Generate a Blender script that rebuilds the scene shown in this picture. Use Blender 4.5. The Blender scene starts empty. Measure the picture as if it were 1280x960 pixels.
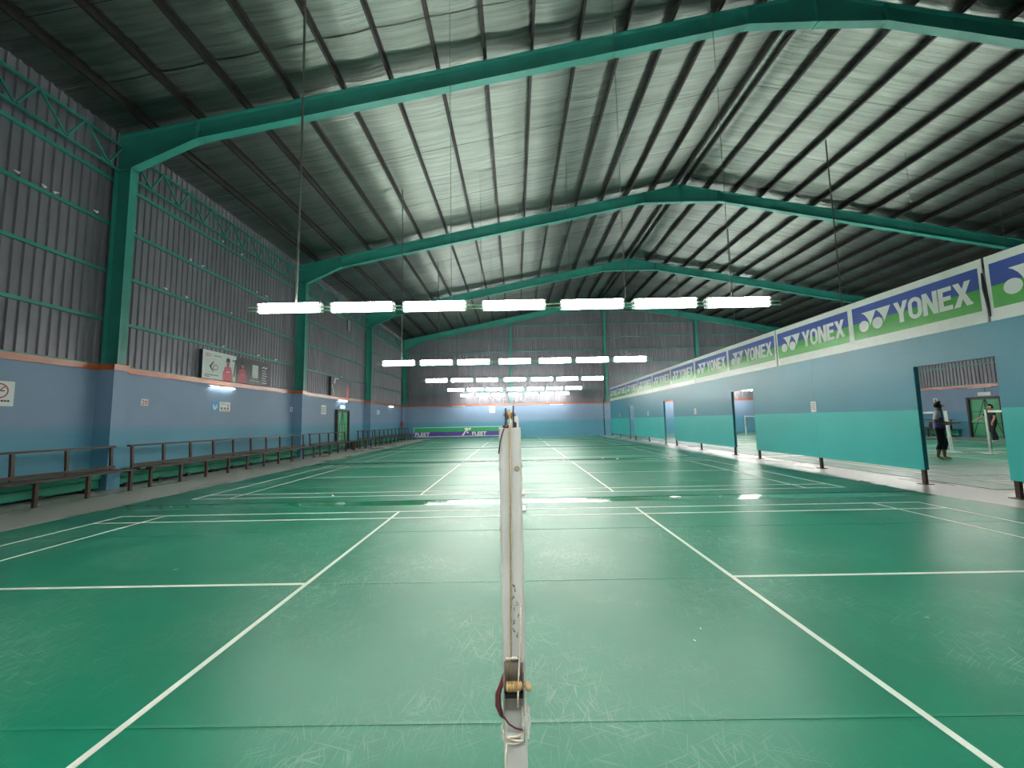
import bpy, bmesh, math, random
from mathutils import Vector, Matrix
random.seed(7)
scene = bpy.context.scene
COL = scene.collection
PI = math.pi

# ------------------------------------------------------------------ camera
CAM_H = 1.4822
def make_camera():
    f, pitch, roll, yaw = 505.58, 0.09156, -0.01971, -0.0063
    cd = bpy.data.cameras.new('camera')
    cd.sensor_width = 36.0; cd.lens = f / 1280 * 36.0; cd.clip_start = 0.05; cd.clip_end = 200
    co = bpy.data.objects.new('camera', cd); COL.objects.link(co)
    fw = Vector((math.sin(yaw) * math.cos(pitch), math.cos(yaw) * math.cos(pitch), math.sin(pitch)))
    rt = Vector((math.cos(yaw), -math.sin(yaw), 0)); up = rt.cross(fw)
    r2 = math.cos(roll) * rt + math.sin(roll) * up
    u2 = -math.sin(roll) * rt + math.cos(roll) * up
    m = Matrix.Identity(4)
    for i in range(3):
        m[i][0] = r2[i]; m[i][1] = u2[i]; m[i][2] = -fw[i]; m[i][3] = (-0.0002, 0, CAM_H)[i]
    co.matrix_world = m
    scene.camera = co
make_camera()

# ------------------------------------------------------------------ world, exposure
w = bpy.data.worlds.new('world'); scene.world = w; w.use_nodes = True
w.node_tree.nodes['Background'].inputs[0].default_value = (0.55, 0.62, 0.7, 1)
w.node_tree.nodes['Background'].inputs[1].default_value = 0.3
scene.view_settings.view_transform = 'Standard'
scene.view_settings.look = 'None'
scene.view_settings.gamma = 1.0
scene.view_settings.use_curve_mapping = False
scene.view_settings.exposure = 0.95
TUBE_STRENGTH = 40.0          # the hanging tube lights
WALL_TUBE_STRENGTH = 14.0     # the short tube lamps on the walls

# ------------------------------------------------------------------ materials
def lin(c):
    r = []
    for v in c:
        v /= 255.0
        r.append(v / 12.92 if v <= 0.04045 else ((v + 0.055) / 1.055) ** 2.4)
    return (r[0], r[1], r[2], 1)

class NT:
    def __init__(s, name):
        s.m = bpy.data.materials.new(name); s.m.use_nodes = True
        s.t = s.m.node_tree; s.b = s.t.nodes['Principled BSDF']
    def n(s, typ, **kw):
        nd = s.t.nodes.new(typ)
        for k, v in kw.items():
            if k.startswith('i_'):
                key = k[2:].replace('_', ' ')
                nd.inputs[key].default_value = v
            else: setattr(nd, k, v)
        return nd
    def l(s, a, b): s.t.links.new(a, b)
    def ramp(s, fac, stops):
        r = s.n('ShaderNodeValToRGB'); e = r.color_ramp.elements
        e[0].position, e[0].color = stops[0]; e[1].position, e[1].color = stops[-1]
        for p, c in stops[1:-1]:
            x = e.new(p); x.color = c
        s.l(fac, r.inputs[0]); return r.outputs[0]

def mat(name, col, rough=0.5, metal=0.0, var=0.12, scale=6.0, bump=0.0, spec=0.5, rvar=0.0, stretch=None):
    """procedural paint: base colour varied by noise, optional bump and roughness variation"""
    t = NT(name); c = lin(col)
    co = t.n('ShaderNodeTexCoord'); src = co.outputs['Object']
    if stretch:
        mp = t.n('ShaderNodeMapping'); mp.inputs['Scale'].default_value = stretch; t.l(src, mp.inputs[0]); src = mp.outputs[0]
    nz = t.n('ShaderNodeTexNoise', i_Scale=scale, i_Detail=5.0); t.l(src, nz.inputs['Vector'])
    lo = tuple(min(1, v * (1 - var)) for v in c[:3]) + (1,); hi = tuple(min(1, v * (1 + var)) for v in c[:3]) + (1,)
    t.l(t.ramp(nz.outputs[0], [(0.3, lo), (0.7, hi)]), t.b.inputs['Base Color'])
    t.b.inputs['Roughness'].default_value = rough; t.b.inputs['Metallic'].default_value = metal
    t.b.inputs['Specular IOR Level'].default_value = spec
    if rvar:
        t.l(t.ramp(nz.outputs[0], [(0.3, (rough - rvar,) * 3 + (1,)), (0.7, (rough + rvar,) * 3 + (1,))]), t.b.inputs['Roughness'])
    if bump:
        bp = t.n('ShaderNodeBump', i_Strength=bump, i_Distance=0.02); t.l(nz.outputs[0], bp.inputs['Height'])
        t.l(bp.outputs[0], t.b.inputs['Normal'])
    return t.m

def emit(name, col, strength):
    t = NT(name)
    t.b.inputs['Base Color'].default_value = (0.8, 0.8, 0.8, 1)
    t.b.inputs['Emission Color'].default_value = lin(col); t.b.inputs['Emission Strength'].default_value = strength
    return t.m

def make_mat_material(name, col, dusty=True):
    """scuffed vinyl court mat"""
    t = NT(name); c = lin(col)
    geo = t.n('ShaderNodeNewGeometry')
    pos = geo.outputs['Position']
    big = t.n('ShaderNodeTexNoise', i_Scale=0.5, i_Detail=4.0); t.l(pos, big.inputs['Vector'])
    base = t.ramp(big.outputs[0], [(0.3, tuple(v * 0.9 for v in c[:3]) + (1,)), (0.7, tuple(v * 1.1 for v in c[:3]) + (1,))])
    # thin scuff strokes in four directions
    acc = None
    for i, (ang, sx, sy, thr) in enumerate(((25, 4.2, 105, .705), (70, 3.8, 95, .71), (115, 4.6, 120, .70), (160, 4.0, 100, .715), (92, 5.0, 130, .70))):
        mp = t.n('ShaderNodeMapping', vector_type='TEXTURE'); mp.inputs['Rotation'].default_value = (0, 0, math.radians(ang))
        mp.inputs['Scale'].default_value = (1 / sx, 1 / sy, 1); mp.inputs['Location'].default_value = (i * 7.3, i * 3.1, 0)
        wn = t.n('ShaderNodeTexNoise', i_Scale=0.8, i_Detail=1.0); t.l(pos, wn.inputs['Vector'])
        mx = t.n('ShaderNodeVectorMath', operation='MULTIPLY_ADD')
        t.l(wn.outputs['Color'], mx.inputs[0]); mx.inputs[1].default_value = (0.25, 0.25, 0); t.l(pos, mx.inputs[2])
        t.l(mx.outputs[0], mp.inputs[0])
        nz = t.n('ShaderNodeTexNoise', i_Scale=1.0, i_Detail=0.0); t.l(mp.outputs[0], nz.inputs['Vector'])
        r = t.ramp(nz.outputs[0], [(thr - .02, (0, 0, 0, 1)), (thr + .06, (1, 1, 1, 1))])
        if acc is None: acc = r
        else:
            a = t.n('ShaderNodeMath', operation='MAXIMUM'); t.l(acc, a.inputs[0]); t.l(r, a.inputs[1]); acc = a.outputs[0]
    # where the scuffs gather: patches
    pn = t.n('ShaderNodeTexNoise', i_Scale=0.62, i_Detail=3.0); t.l(pos, pn.inputs['Vector'])
    patch = t.ramp(pn.outputs[0], [(0.44, (0.06, 0.06, 0.06, 1)), (0.66, (1, 1, 1, 1))])
    ms = t.n('ShaderNodeMath', operation='MULTIPLY'); t.l(acc, ms.inputs[0]); t.l(patch, ms.inputs[1])
    fine = t.n('ShaderNodeTexNoise', i_Scale=9.0, i_Detail=6.0); t.l(pos, fine.inputs['Vector'])
    dust = t.n('ShaderNodeMath', operation='MULTIPLY'); t.l(fine.outputs[0], dust.inputs[0]); t.l(patch, dust.inputs[1])
    dm = t.n('ShaderNodeMath', operation='MULTIPLY'); t.l(dust.outputs[0], dm.inputs[0]); dm.inputs[1].default_value = 0.16
    tot = t.n('ShaderNodeMath', operation='MULTIPLY_ADD', use_clamp=True)
    t.l(ms.outputs[0], tot.inputs[0]); tot.inputs[1].default_value = 0.42; t.l(dm.outputs[0], tot.inputs[2])
    mix = t.n('ShaderNodeMix', data_type='RGBA'); t.l(tot.outputs[0], mix.inputs[0])
    t.l(base, mix.inputs[6]); mix.inputs[7].default_value = lin((150, 190, 172))
    t.l(mix.outputs[2], t.b.inputs['Base Color'])
    rr = t.n('ShaderNodeMath', operation='MULTIPLY_ADD'); t.l(big.outputs[0], rr.inputs[0]); rr.inputs[1].default_value = 0.1; rr.inputs[2].default_value = 0.335
    t.l(rr.outputs[0], t.b.inputs['Roughness'])
    t.b.inputs['Specular IOR Level'].default_value = 0.34
    ripple = t.n('ShaderNodeTexNoise', i_Scale=1.6, i_Detail=3.0)
    mp = t.n('ShaderNodeMapping'); mp.inputs['Scale'].default_value = (0.4, 1.6, 1); t.l(pos, mp.inputs[0]); t.l(mp.outputs[0], ripple.inputs['Vector'])
    bp = t.n('ShaderNodeBump', i_Strength=0.12, i_Distance=0.012); t.l(ripple.outputs[0], bp.inputs['Height'])
    t.l(bp.outputs[0], t.b.inputs['Normal'])
    return t.m

def make_foil():
    """crinkled foil roof insulation"""
    t = NT('foil_insulation')
    geo = t.n('ShaderNodeNewGeometry'); pos = geo.outputs['Position']
    mp = t.n('ShaderNodeMapping'); mp.inputs['Scale'].default_value = (0.22, 7.0, 1); t.l(pos, mp.inputs[0])
    nz = t.n('ShaderNodeTexNoise', i_Scale=1.3, i_Detail=7.0, i_Roughness=0.68); t.l(mp.outputs[0], nz.inputs['Vector'])
    oi = t.n('ShaderNodeObjectInfo')
    ad = t.n('ShaderNodeMath', operation='MULTIPLY_ADD'); t.l(oi.outputs['Random'], ad.inputs[0]); ad.inputs[1].default_value = 0.12; t.l(nz.outputs[0], ad.inputs[2])
    t.l(t.ramp(ad.outputs[0], [(0.3, lin((93, 101, 96))), (0.75, lin((142, 152, 146)))]), t.b.inputs['Base Color'])
    t.b.inputs['Metallic'].default_value = 1.0
    t.l(t.ramp(nz.outputs[0], [(0.3, (0.30,) * 3 + (1,)), (0.7, (0.44,) * 3 + (1,))]), t.b.inputs['Roughness'])
    bp = t.n('ShaderNodeBump', i_Strength=0.55, i_Distance=0.03); t.l(nz.outputs[0], bp.inputs['Height'])
    t.l(bp.outputs[0], t.b.inputs['Normal'])
    return t.m

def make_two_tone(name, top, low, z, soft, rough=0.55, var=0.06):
    """wall colour shifting softly from low to top around height z"""
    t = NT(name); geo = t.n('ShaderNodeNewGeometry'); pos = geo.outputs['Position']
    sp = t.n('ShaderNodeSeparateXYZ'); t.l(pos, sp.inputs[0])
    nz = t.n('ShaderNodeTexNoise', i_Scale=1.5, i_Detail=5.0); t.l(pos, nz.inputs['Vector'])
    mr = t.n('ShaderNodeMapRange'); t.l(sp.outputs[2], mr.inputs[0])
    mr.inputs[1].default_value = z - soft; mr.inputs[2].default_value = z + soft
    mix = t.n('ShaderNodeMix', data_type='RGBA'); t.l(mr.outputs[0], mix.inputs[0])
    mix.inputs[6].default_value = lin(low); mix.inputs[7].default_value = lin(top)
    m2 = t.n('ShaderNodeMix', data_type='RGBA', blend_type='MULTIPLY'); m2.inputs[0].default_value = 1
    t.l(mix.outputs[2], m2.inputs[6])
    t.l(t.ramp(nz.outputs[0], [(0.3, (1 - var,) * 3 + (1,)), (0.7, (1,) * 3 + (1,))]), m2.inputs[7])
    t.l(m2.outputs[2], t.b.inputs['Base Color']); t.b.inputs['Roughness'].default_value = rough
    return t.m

M = {}
M['mat'] = make_mat_material('green_court_mat', (10, 118, 90))
M['strip'] = mat('green_gloss_floor', (24, 140, 92), 0.14, var=0.1, spec=0.6)
M['line'] = mat('white_line_tape', (232, 236, 225), 0.45, var=0.06, scale=3)
M['concrete'] = mat('grey_concrete', (182, 181, 172), 0.3, var=0.1, scale=1.0, rvar=0.06, stretch=(1, .5, 1))
M['foil'] = make_foil()
M['roof'] = mat('roof_sheet', (120, 122, 120), 0.5, 0.4)
M['purlin'] = mat('dark_purlin_steel', (31, 29, 28), 0.5, 0.2, var=0.2, scale=3)
M['teal'] = mat('teal_steel_paint', (42, 130, 117), 0.42, var=0.1, scale=2)
M['clad'] = mat('grey_corrugated_sheet', (114, 113, 121), 0.45, 0.3, var=0.14, scale=2.5, stretch=(1, 1, .2))
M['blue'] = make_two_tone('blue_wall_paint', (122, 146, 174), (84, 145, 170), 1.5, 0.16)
M['orange'] = mat('orange_flashing', (172, 86, 48), 0.3, var=0.22, scale=4, stretch=(1, .5, 1))
M['part_blue'] = mat('partition_blue', (58, 134, 154), 0.4, var=0.05, scale=1)
M['part_teal'] = mat('partition_turquoise', (58, 180, 176), 0.4, var=0.05, scale=1)
M['part_edge'] = mat('partition_edge', (24, 96, 108), 0.5)
M['rust'] = mat('brown_steel', (64, 46, 38), 0.5, 0.1, var=0.25, scale=8)
M['white'] = mat('white_board', (226, 232, 224), 0.32, var=0.04)
M['plain_white'] = mat('white_print', (232, 236, 230), 0.5, var=0.02)
M['print_blue'] = mat('print_blue', (52, 80, 158), 0.3, var=0.04)
M['print_green'] = mat('print_green', (66, 162, 64), 0.3, var=0.05)
M['black'] = mat('black_paint', (22, 22, 24), 0.5)
M['dark_print'] = mat('dark_print', (44, 46, 56), 0.45, var=0.1)
M['pink'] = mat('pink_print', (206, 84, 104), 0.5)
M['skin_print'] = mat('skin_print', (176, 126, 104), 0.5)
M['red'] = mat('red_paint', (176, 34, 48), 0.45)
M['ledge'] = mat('green_ledge_paint', (36, 150, 120), 0.5, var=0.15, scale=3)
M['door'] = mat('green_door_paint', (66, 160, 112), 0.45, var=0.1, scale=2)
M['door_line'] = mat('dark_green_brace', (24, 70, 54), 0.5)
M['frame'] = mat('dark_brown_frame', (52, 42, 42), 0.5)
M['post'] = mat('post_white_paint', (196, 198, 192), 0.42, var=0.08, scale=14, bump=0.05)
M['post_hall'] = mat('court_post_white', (222, 226, 220), 0.4)
M['steel'] = mat('worn_steel', (150, 146, 138), 0.35, 0.7, var=0.2, scale=40)
M['dark_steel'] = mat('dark_steel', (58, 60, 74), 0.4, 0.3, var=0.2, scale=30)
M['brass'] = mat('brass_thread', (190, 160, 112), 0.4, 0.35, var=0.3, scale=120)
M['cord'] = mat('khaki_cord', (160, 140, 96), 0.8, var=0.3, scale=150)
M['rope'] = mat('pale_rope', (206, 198, 180), 0.8, var=0.2, scale=120)
M['maroon'] = mat('maroon_cloth', (92, 34, 44), 0.7, var=0.15, scale=50)
M['net'] = mat('brown_net_thread', (70, 52, 46), 0.8)
M['wrap'] = mat('torn_plastic_film', (208, 212, 206), 0.25, var=0.1, scale=60)
M['ink'] = mat('blue_black_ink', (40, 46, 84), 0.6)
M['housing'] = mat('lamp_housing', (236, 238, 236), 0.35, var=0.02)
M['rail'] = mat('lamp_rail_green', (120, 170, 140), 0.4)
M['rod'] = mat('grey_hanger', (92, 96, 92), 0.45, 0.3)
M['tube'] = emit('lit_tube', (255, 253, 246), TUBE_STRENGTH)
M['wall_tube'] = emit('lit_wall_tube', (246, 250, 255), WALL_TUBE_STRENGTH)
M['exit'] = emit('lit_exit_sign', (120, 230, 200), 1.5)
M['paper'] = mat('paper', (226, 228, 226), 0.6, var=0.03)
M['paper_blue'] = mat('blue_paper', (70, 150, 206), 0.5, var=0.1)
M['fleet_green'] = mat('banner_green', (34, 160, 96), 0.45)
M['fleet_purple'] = mat('banner_purple', (82, 56, 150), 0.45)
M['feather'] = mat('shuttle_feather', (240, 240, 232), 0.7)
M['cork'] = mat('shuttle_cork', (235, 228, 210), 0.6)
M['skin'] = mat('skin', (150, 104, 82), 0.55, var=0.08)
M['skin2'] = mat('skin_light', (190, 140, 116), 0.55, var=0.08)
M['hair'] = mat('black_hair', (22, 20, 22), 0.6)
M['shirt_blue'] = mat('blue_purple_shirt', (92, 104, 176), 0.7, var=0.2, scale=8)
M['shirt_white'] = mat('white_sleeve', (214, 206, 208), 0.7)
M['cloth_dark'] = mat('dark_cloth', (26, 28, 38), 0.8)
M['shoe'] = mat('cream_shoe', (206, 190, 150), 0.6)
M['shoe_white'] = mat('white_shoe', (226, 226, 222), 0.6)
M['eye'] = mat('eye_dark', (24, 18, 16), 0.3)
M['bag'] = mat('black_bag', (30, 30, 34), 0.7)

# ------------------------------------------------------------------ mesh helpers
class MB:
    def __init__(s): s.v = []; s.f = []
    def add(s, vs, fs):
        o = len(s.v); s.v += [tuple(v) for v in vs]; s.f += [tuple(i + o for i in f) for f in fs]; return s
    def box(s, a, b):
        x0, y0, z0 = a; x1, y1, z1 = b
        return s.add([(x0, y0, z0), (x1, y0, z0), (x1, y1, z0), (x0, y1, z0), (x0, y0, z1), (x1, y0, z1), (x1, y1, z1), (x0, y1, z1)],
                     [(0, 3, 2, 1), (4, 5, 6, 7), (0, 1, 5, 4), (1, 2, 6, 5), (2, 3, 7, 6), (3, 0, 4, 7)])
    def bar(s, p, q, w, h=None, up=(0, 0, 1)):
        """rectangular bar from p to q: w across, h along up"""
        h = w if h is None else h
        p, q = Vector(p), Vector(q); d = (q - p).normalized(); u = Vector(up)
        if abs(d.dot(u)) > 0.98: u = Vector((0, 1, 0))
        r = d.cross(u).normalized() * w / 2; u = r.cross(d).normalized() * h / 2
        vs = [p - r - u, p + r - u, p + r + u, p - r + u, q - r - u, q + r - u, q + r + u, q - r + u]
        return s.add(vs, [(0, 1, 2, 3), (7, 6, 5, 4), (0, 4, 5, 1), (1, 5, 6, 2), (2, 6, 7, 3), (3, 7, 4, 0)])
    def tube(s, pts, r, n=8, caps=True):
        pts = [Vector(p) for p in pts]; rs = r if isinstance(r, (list, tuple)) else [r] * len(pts)
        o = len(s.v); prev = None
        for i, p in enumerate(pts):
            d = (pts[min(i + 1, len(pts) - 1)] - pts[max(i - 1, 0)]).normalized()
            a = prev if prev is not None else (Vector((0, 0, 1)) if abs(d.z) < 0.9 else Vector((1, 0, 0)))
            x = (a - d * a.dot(d)).normalized(); prev = x; y = d.cross(x)
            for k in range(n):
                t = 2 * PI * k / n
                s.v.append(tuple(p + (x * math.cos(t) + y * math.sin(t)) * rs[i]))
        for i in range(len(pts) - 1):
            for k in range(n):
                s.f.append((o + i * n + k, o + i * n + (k + 1) % n, o + (i + 1) * n + (k + 1) % n, o + (i + 1) * n + k))
        if caps:
            s.f.append(tuple(o + k for k in range(n - 1, -1, -1)))
            s.f.append(tuple(o + (len(pts) - 1) * n + k for k in range(n)))
        return s
    def ball(s, c, r, nu=8, nv=6):
        rx, ry, rz = (r, r, r) if not isinstance(r, (tuple, list)) else r
        o = len(s.v)
        s.v.append((c[0], c[1], c[2] + rz))
        for j in range(1, nv):
            t = PI * j / nv
            for k in range(nu):
                a = 2 * PI * k / nu
                s.v.append((c[0] + rx * math.sin(t) * math.cos(a), c[1] + ry * math.sin(t) * math.sin(a), c[2] + rz * math.cos(t)))
        s.v.append((c[0], c[1], c[2] - rz)); e = len(s.v) - 1
        for k in range(nu):
            s.f.append((o, o + 1 + k, o + 1 + (k + 1) % nu))
            for j in range(nv - 2):
                a = o + 1 + j * nu
                s.f.append((a + k, a + nu + k, a + nu + (k + 1) % nu, a + (k + 1) % nu))
            a = o + 1 + (nv - 2) * nu
            s.f.append((a + k, e, a + (k + 1) % nu))
        return s
    def prism(s, poly, fn, d):
        """extrude a 2D outline: fn(a, b, depth) gives the 3D point; depth 0..d"""
        n = len(poly)
        vs = [fn(a, b, 0) for a, b in poly] + [fn(a, b, d) for a, b in poly]
        fs = [tuple(range(n)), tuple(range(2 * n - 1, n - 1, -1))]
        fs += [(i, i + n, (i + 1) % n + n, (i + 1) % n) for i in range(n)]
        return s.add(vs, fs)
    def mesh(s, name):
        me = bpy.data.meshes.new(name); me.from_pydata(s.v, [], s.f); me.update()
        bm = bmesh.new(); bm.from_mesh(me); bmesh.ops.recalc_face_normals(bm, faces=bm.faces); bm.to_mesh(me); bm.free()
        return me
    def build(s, name, m, parent=None, smooth=False):
        return link(name, s.mesh(name), m, parent, smooth)

def link(name, me, m=None, parent=None, smooth=False):
    if m is not None and not me.materials:
        me.materials.append(M[m] if isinstance(m, str) else m)
    if smooth:
        for p in me.polygons: p.use_smooth = True
    o = bpy.data.objects.new(name, me); COL.objects.link(o)
    if parent is not None: o.parent = parent
    return o

def tag(o, label, cat, group=None, kind=None):
    if label: o['label'] = label
    if cat: o['category'] = cat
    if group: o['group'] = group
    if kind: o['kind'] = kind
    return o
def thing(name, label, cat, loc=(0, 0, 0), rz=0.0, group=None):
    o = bpy.data.objects.new(name, None); COL.objects.link(o); o.empty_display_size = 0.1
    o.location = loc; o.rotation_euler = (0, 0, rz)
    return tag(o, label, cat, group)
def struct(o): o['kind'] = 'structure'; return o
def copy_tree(o, parent=None):
    c = o.copy(); COL.objects.link(c); c.parent = parent
    for ch in list(o.children): copy_tree(ch, c)
    return c
def box(name, a, b, m, parent=None): return MB().box(a, b).build(name, m, parent)

def text_mesh(body, size, depth=0.0, offset=0.0, align='CENTER'):
    cu = bpy.data.curves.new('lettering', 'FONT'); cu.body = body; cu.size = size; cu.offset = offset
    cu.extrude = depth; cu.align_x = align; cu.resolution_u = 3
    ob = bpy.data.objects.new('lettering', cu); COL.objects.link(ob)
    dg = bpy.context.evaluated_depsgraph_get()
    me = bpy.data.meshes.new_from_object(ob.evaluated_get(dg))
    bpy.data.objects.remove(ob); bpy.data.curves.remove(cu)
    return me

# ------------------------------------------------------------------ main dimensions (metres)
XC2 = 16.72                       # centre line of the second hall
RIDGE = 8.36
WX = -10.4                        # face of the left wall
WXR = 2 * RIDGE - WX              # face of the far right wall
YB, YF = 38.1, -6.0               # end wall, wall behind the viewer
FRAMES = [10.1, 19.05, 28.05, 37.35]
Y0, PITCH, NC = 0.867, 7.58, 5
PX = 8.5                          # partition face
def roof_top(x):                  # top of the rafters
    return 11.15 + 0.196 * ((x if x <= RIDGE else 2 * RIDGE - x) + 0.57)

# ------------------------------------------------------------------ floor and mats
fl = struct(box('floor', (WX - 0.3, YF, -0.15), (WXR + 0.3, YB + 0.2, 0.0), 'concrete'))
ROLL_EDGES = [-0.53, 1.26, 3.03, 4.81, 6.60]   # relative to the near side line
roll_meshes = []
for i in range(4):
    a, b = ROLL_EDGES[i] + 0.0006, ROLL_EDGES[i + 1] - 0.0006
    m = MB(); n = 6
    # a flat roll whose long edges curl up a little
    prof = [(a, 0.0), (a, 0.0085), (a + 0.025, 0.006), (b - 0.02, 0.006), (b, 0.0068), (b, 0.0)]
    m.prism(prof, lambda y, z, d: (-7.6 + d, y, z), 15.2)
    roll_meshes.append(m.mesh('mat_roll')); roll_meshes[-1].materials.append(M['mat'])
LW = 0.04
def line_mesh(x0, y0, x1, y1):
    me = MB().box((x0, y0, 0.006), (x1, y1, 0.0088)).mesh('court_line'); me.materials.append(M['line']); return me
lines = []
for s in (-1, 1):
    def xr(a, b): return (min(s * a, s * b), max(s * a, s * b))
    lines.append(line_mesh(xr(6.66, 6.7)[0], 0, xr(6.66, 6.7)[1], 6.1))
    lines.append(line_mesh(xr(5.90, 5.94)[0], 0, xr(5.90, 5.94)[1], 6.1))
    lines.append(line_mesh(xr(1.96, 2.0)[0], 0, xr(1.96, 2.0)[1], 6.1))
    lines.append(line_mesh(xr(2.0, 5.9)[0], 3.03, xr(2.0, 5.9)[1], 3.07))
for y in (0.0, 0.46, 5.60, 6.06):
    lines.append(line_mesh(-6.7, y, 6.7, y + LW))
ORD = ['nearest', 'second', 'third', 'fourth', 'farthest']
def court_mat(x, y, label, group):
    t = thing('court_mat', label, 'court mat', (x, y, 0.0), 0, group)
    for me in roll_meshes: link('mat_roll', me, None, t)
    for me in lines: link('court_line', me, None, t)
    return t
mats_lbl = ['nearest green court mat with white lines, the white net post standing on it',
            'second green court mat from the viewer, just past the shiny green strip',
            'third green court mat, in the middle of the five along the hall',
            'fourth green court mat, the last but one before the far wall',
            'farthest green court mat, ending at the purple banner and blue far wall']
for i in range(NC):
    court_mat(0, Y0 + i * PITCH, mats_lbl[i], 'court mats in the hall')
hall2_lbl = ['green court mat in the next hall, hidden in front of the first opening',
             'green court mat on which the walking player stands, seen through the nearest opening',
             'green court mat in the next hall behind the two white posts', 
             'green court mat in the next hall seen through the second opening',
             'green court mat in the next hall far behind the second opening']
for i in range(NC):
    court_mat(XC2, Y0 + i * PITCH, hall2_lbl[i], 'court mats in the next hall')
# glossy bare strips between the mats
strip_lbl = ['shiny bare green strip between the nearest and the second court mat', 'shiny bare green strip between the second and the third court mat',
             'thin shiny green strip between the third and the fourth court mat', 'thin shiny green strip between the fourth and the farthest court mat']
m = MB(); g0, g1 = 6.60, PITCH - 0.53; K = 8
vs = []
for k in range(K + 1):
    t = k / K; z = 0.002 + 0.0032 * (1 - (2 * t - 1) ** 2)
    vs += [(-7.58, g0 + (g1 - g0) * t, z), (7.58, g0 + (g1 - g0) * t, z)]
m.add(vs, [(2 * k, 2 * k + 1, 2 * k + 3, 2 * k + 2) for k in range(K)])
m.add([(-7.58, g0, 0), (7.58, g0, 0), (7.58, g1, 0), (-7.58, g1, 0)], [(3, 2, 1, 0)])
strip_me = m.mesh('floor_strip'); strip_me.materials.append(M['strip'])
for p in strip_me.polygons: p.use_smooth = True
for i in range(4):
    o = link('floor_strip', strip_me); o.location = (0, Y0 + i * PITCH, 0.0)
    tag(o, strip_lbl[i], 'floor strip', 'bare strips between the mats')

# ------------------------------------------------------------------ walls
PILW, COLD = 0.17, 0.43
def corrugated(name, y0, y1, x, z0, zfun, parent, m='clad', pitch=0.2, depth=0.035, axis='y', s=1):
    """trapezoid-ribbed sheet running along y (or x when axis is 'x')"""
    mb = MB(); a = y0; prof = []
    while a < y1:
        for da, dd in ((0, 0), (pitch * .52, 0), (pitch * .62, depth), (pitch * .9, depth)):
            prof.append((min(a + da, y1), dd))
        a += pitch
    prof.append((y1, 0))
    vs = []
    for a, dd in prof:
        for z in (z0, zfun(a)):
            vs.append((x + s * dd, a, z) if axis == 'y' else (a, x + s * dd, z))
    mb.add(vs, [(2 * i, 2 * i + 2, 2 * i + 3, 2 * i + 1) for i in range(len(prof) - 1)])
    return mb.build(name, m, parent)

def side_wall(name, sgn, ybreaks):
    """sgn -1: the left wall; +1: the far right wall of the next hall"""
    X = WX if sgn < 0 else WXR
    o = sgn
    mb = MB(); mb.box((min(X, X + o * .2), YF, 0), (max(X, X + o * .2), YB, 2.95))
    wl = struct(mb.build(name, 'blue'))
    for y in FRAMES:
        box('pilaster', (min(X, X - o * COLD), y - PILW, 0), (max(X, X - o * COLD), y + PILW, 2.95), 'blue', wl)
    ys = [YF] + FRAMES + [YB]
    for a, b in zip(ys[:-1], ys[1:]):
        a2 = a + (PILW if a != YF else 0); b2 = b - (PILW if b != YB else 0)
        box('flashing', (min(X + o * .2, X - o * .05), a2, 2.95), (max(X + o * .2, X - o * .05), b2, 3.1), 'orange', wl)
    for y in FRAMES:
        box('flashing', (min(X + o * .2, X - o * (COLD + .03)), y - PILW - .03, 2.95), (max(X + o * .2, X - o * (COLD + .03)), y + PILW + .03, 3.1), 'orange', wl)
    ztop = roof_top(X) + 0.3
    for a, b in zip(ys[:-1], ys[1:]):
        corrugated('cladding_sheet', a, b, X + o * .12, 3.1, lambda q: ztop, wl, s=-o)
    # girts: C channels
    for a, b in zip(ys[:-1], ys[1:]):
        for z in (3.16, 4.28, 5.55, 6.82, 8.02):
            g = MB(); x = X + o * 0.07
            if z < 3.2: g.box((x - .02, a, 3.1), (x + .02, b, 3.15))
            else:
                g.box((x - .035, a + .01, z + .032), (x + .035, b - .01, z + .042)); g.box((x - .035, a + .01, z - .042), (x + .035, b - .01, z - .032))
                g.box((x - o * .035 - .004, a + .01, z - .032), (x - o * .035 + .004, b - .01, z + .032))
            g.build('girt', 'teal', wl)
    return wl
wall_left = side_wall('wall_left', -1, None)
wall_outer = side_wall('wall_outer', 1, None)

# end wall
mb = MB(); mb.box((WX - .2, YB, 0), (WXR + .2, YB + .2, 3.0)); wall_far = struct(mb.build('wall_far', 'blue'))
box('flashing', (WX, YB - .05, 3.0), (WXR, YB + .2, 3.12), 'orange', wall_far)
corrugated('cladding_sheet', WX - .2, WXR + .2, YB + .12, 3.12, lambda x: roof_top(x) + .3, wall_far, axis='x', s=-1)
for z in (4.35, 5.6, 6.85, 8.1, 9.35, 10.6, 11.8):
    # clip each girt to the gable
    xl = max(WX, (z + .1 - 11.15) / .196 - .57); xr_ = 2 * RIDGE - xl
    MB().box((xl, YB + .02, z - .04), (xr_, YB + .1, z + .04)).build('girt', 'teal', wall_far)
for x in (-0.3, RIDGE + .3, 2 * RIDGE + .6):
    c = MB(); zt = roof_top(x) - .05
    c.box((x - .1, YB - .22, 3.12), (x + .1, YB - .2, zt)); c.box((x - .1, YB + .0, 3.12), (x + .1, YB + .02, zt)); c.box((x - .008, YB - .2, 3.12), (x + .008, YB, zt))
    c.build('gable_column', 'teal', wall_far)
# wall behind the viewer
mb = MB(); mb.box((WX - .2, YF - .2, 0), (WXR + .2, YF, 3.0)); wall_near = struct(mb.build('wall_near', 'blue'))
corrugated('cladding_sheet', WX - .2, WXR + .2, YF - .1, 3.0, lambda x: roof_top(x) + .3, wall_near, axis='x', s=1)

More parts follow.
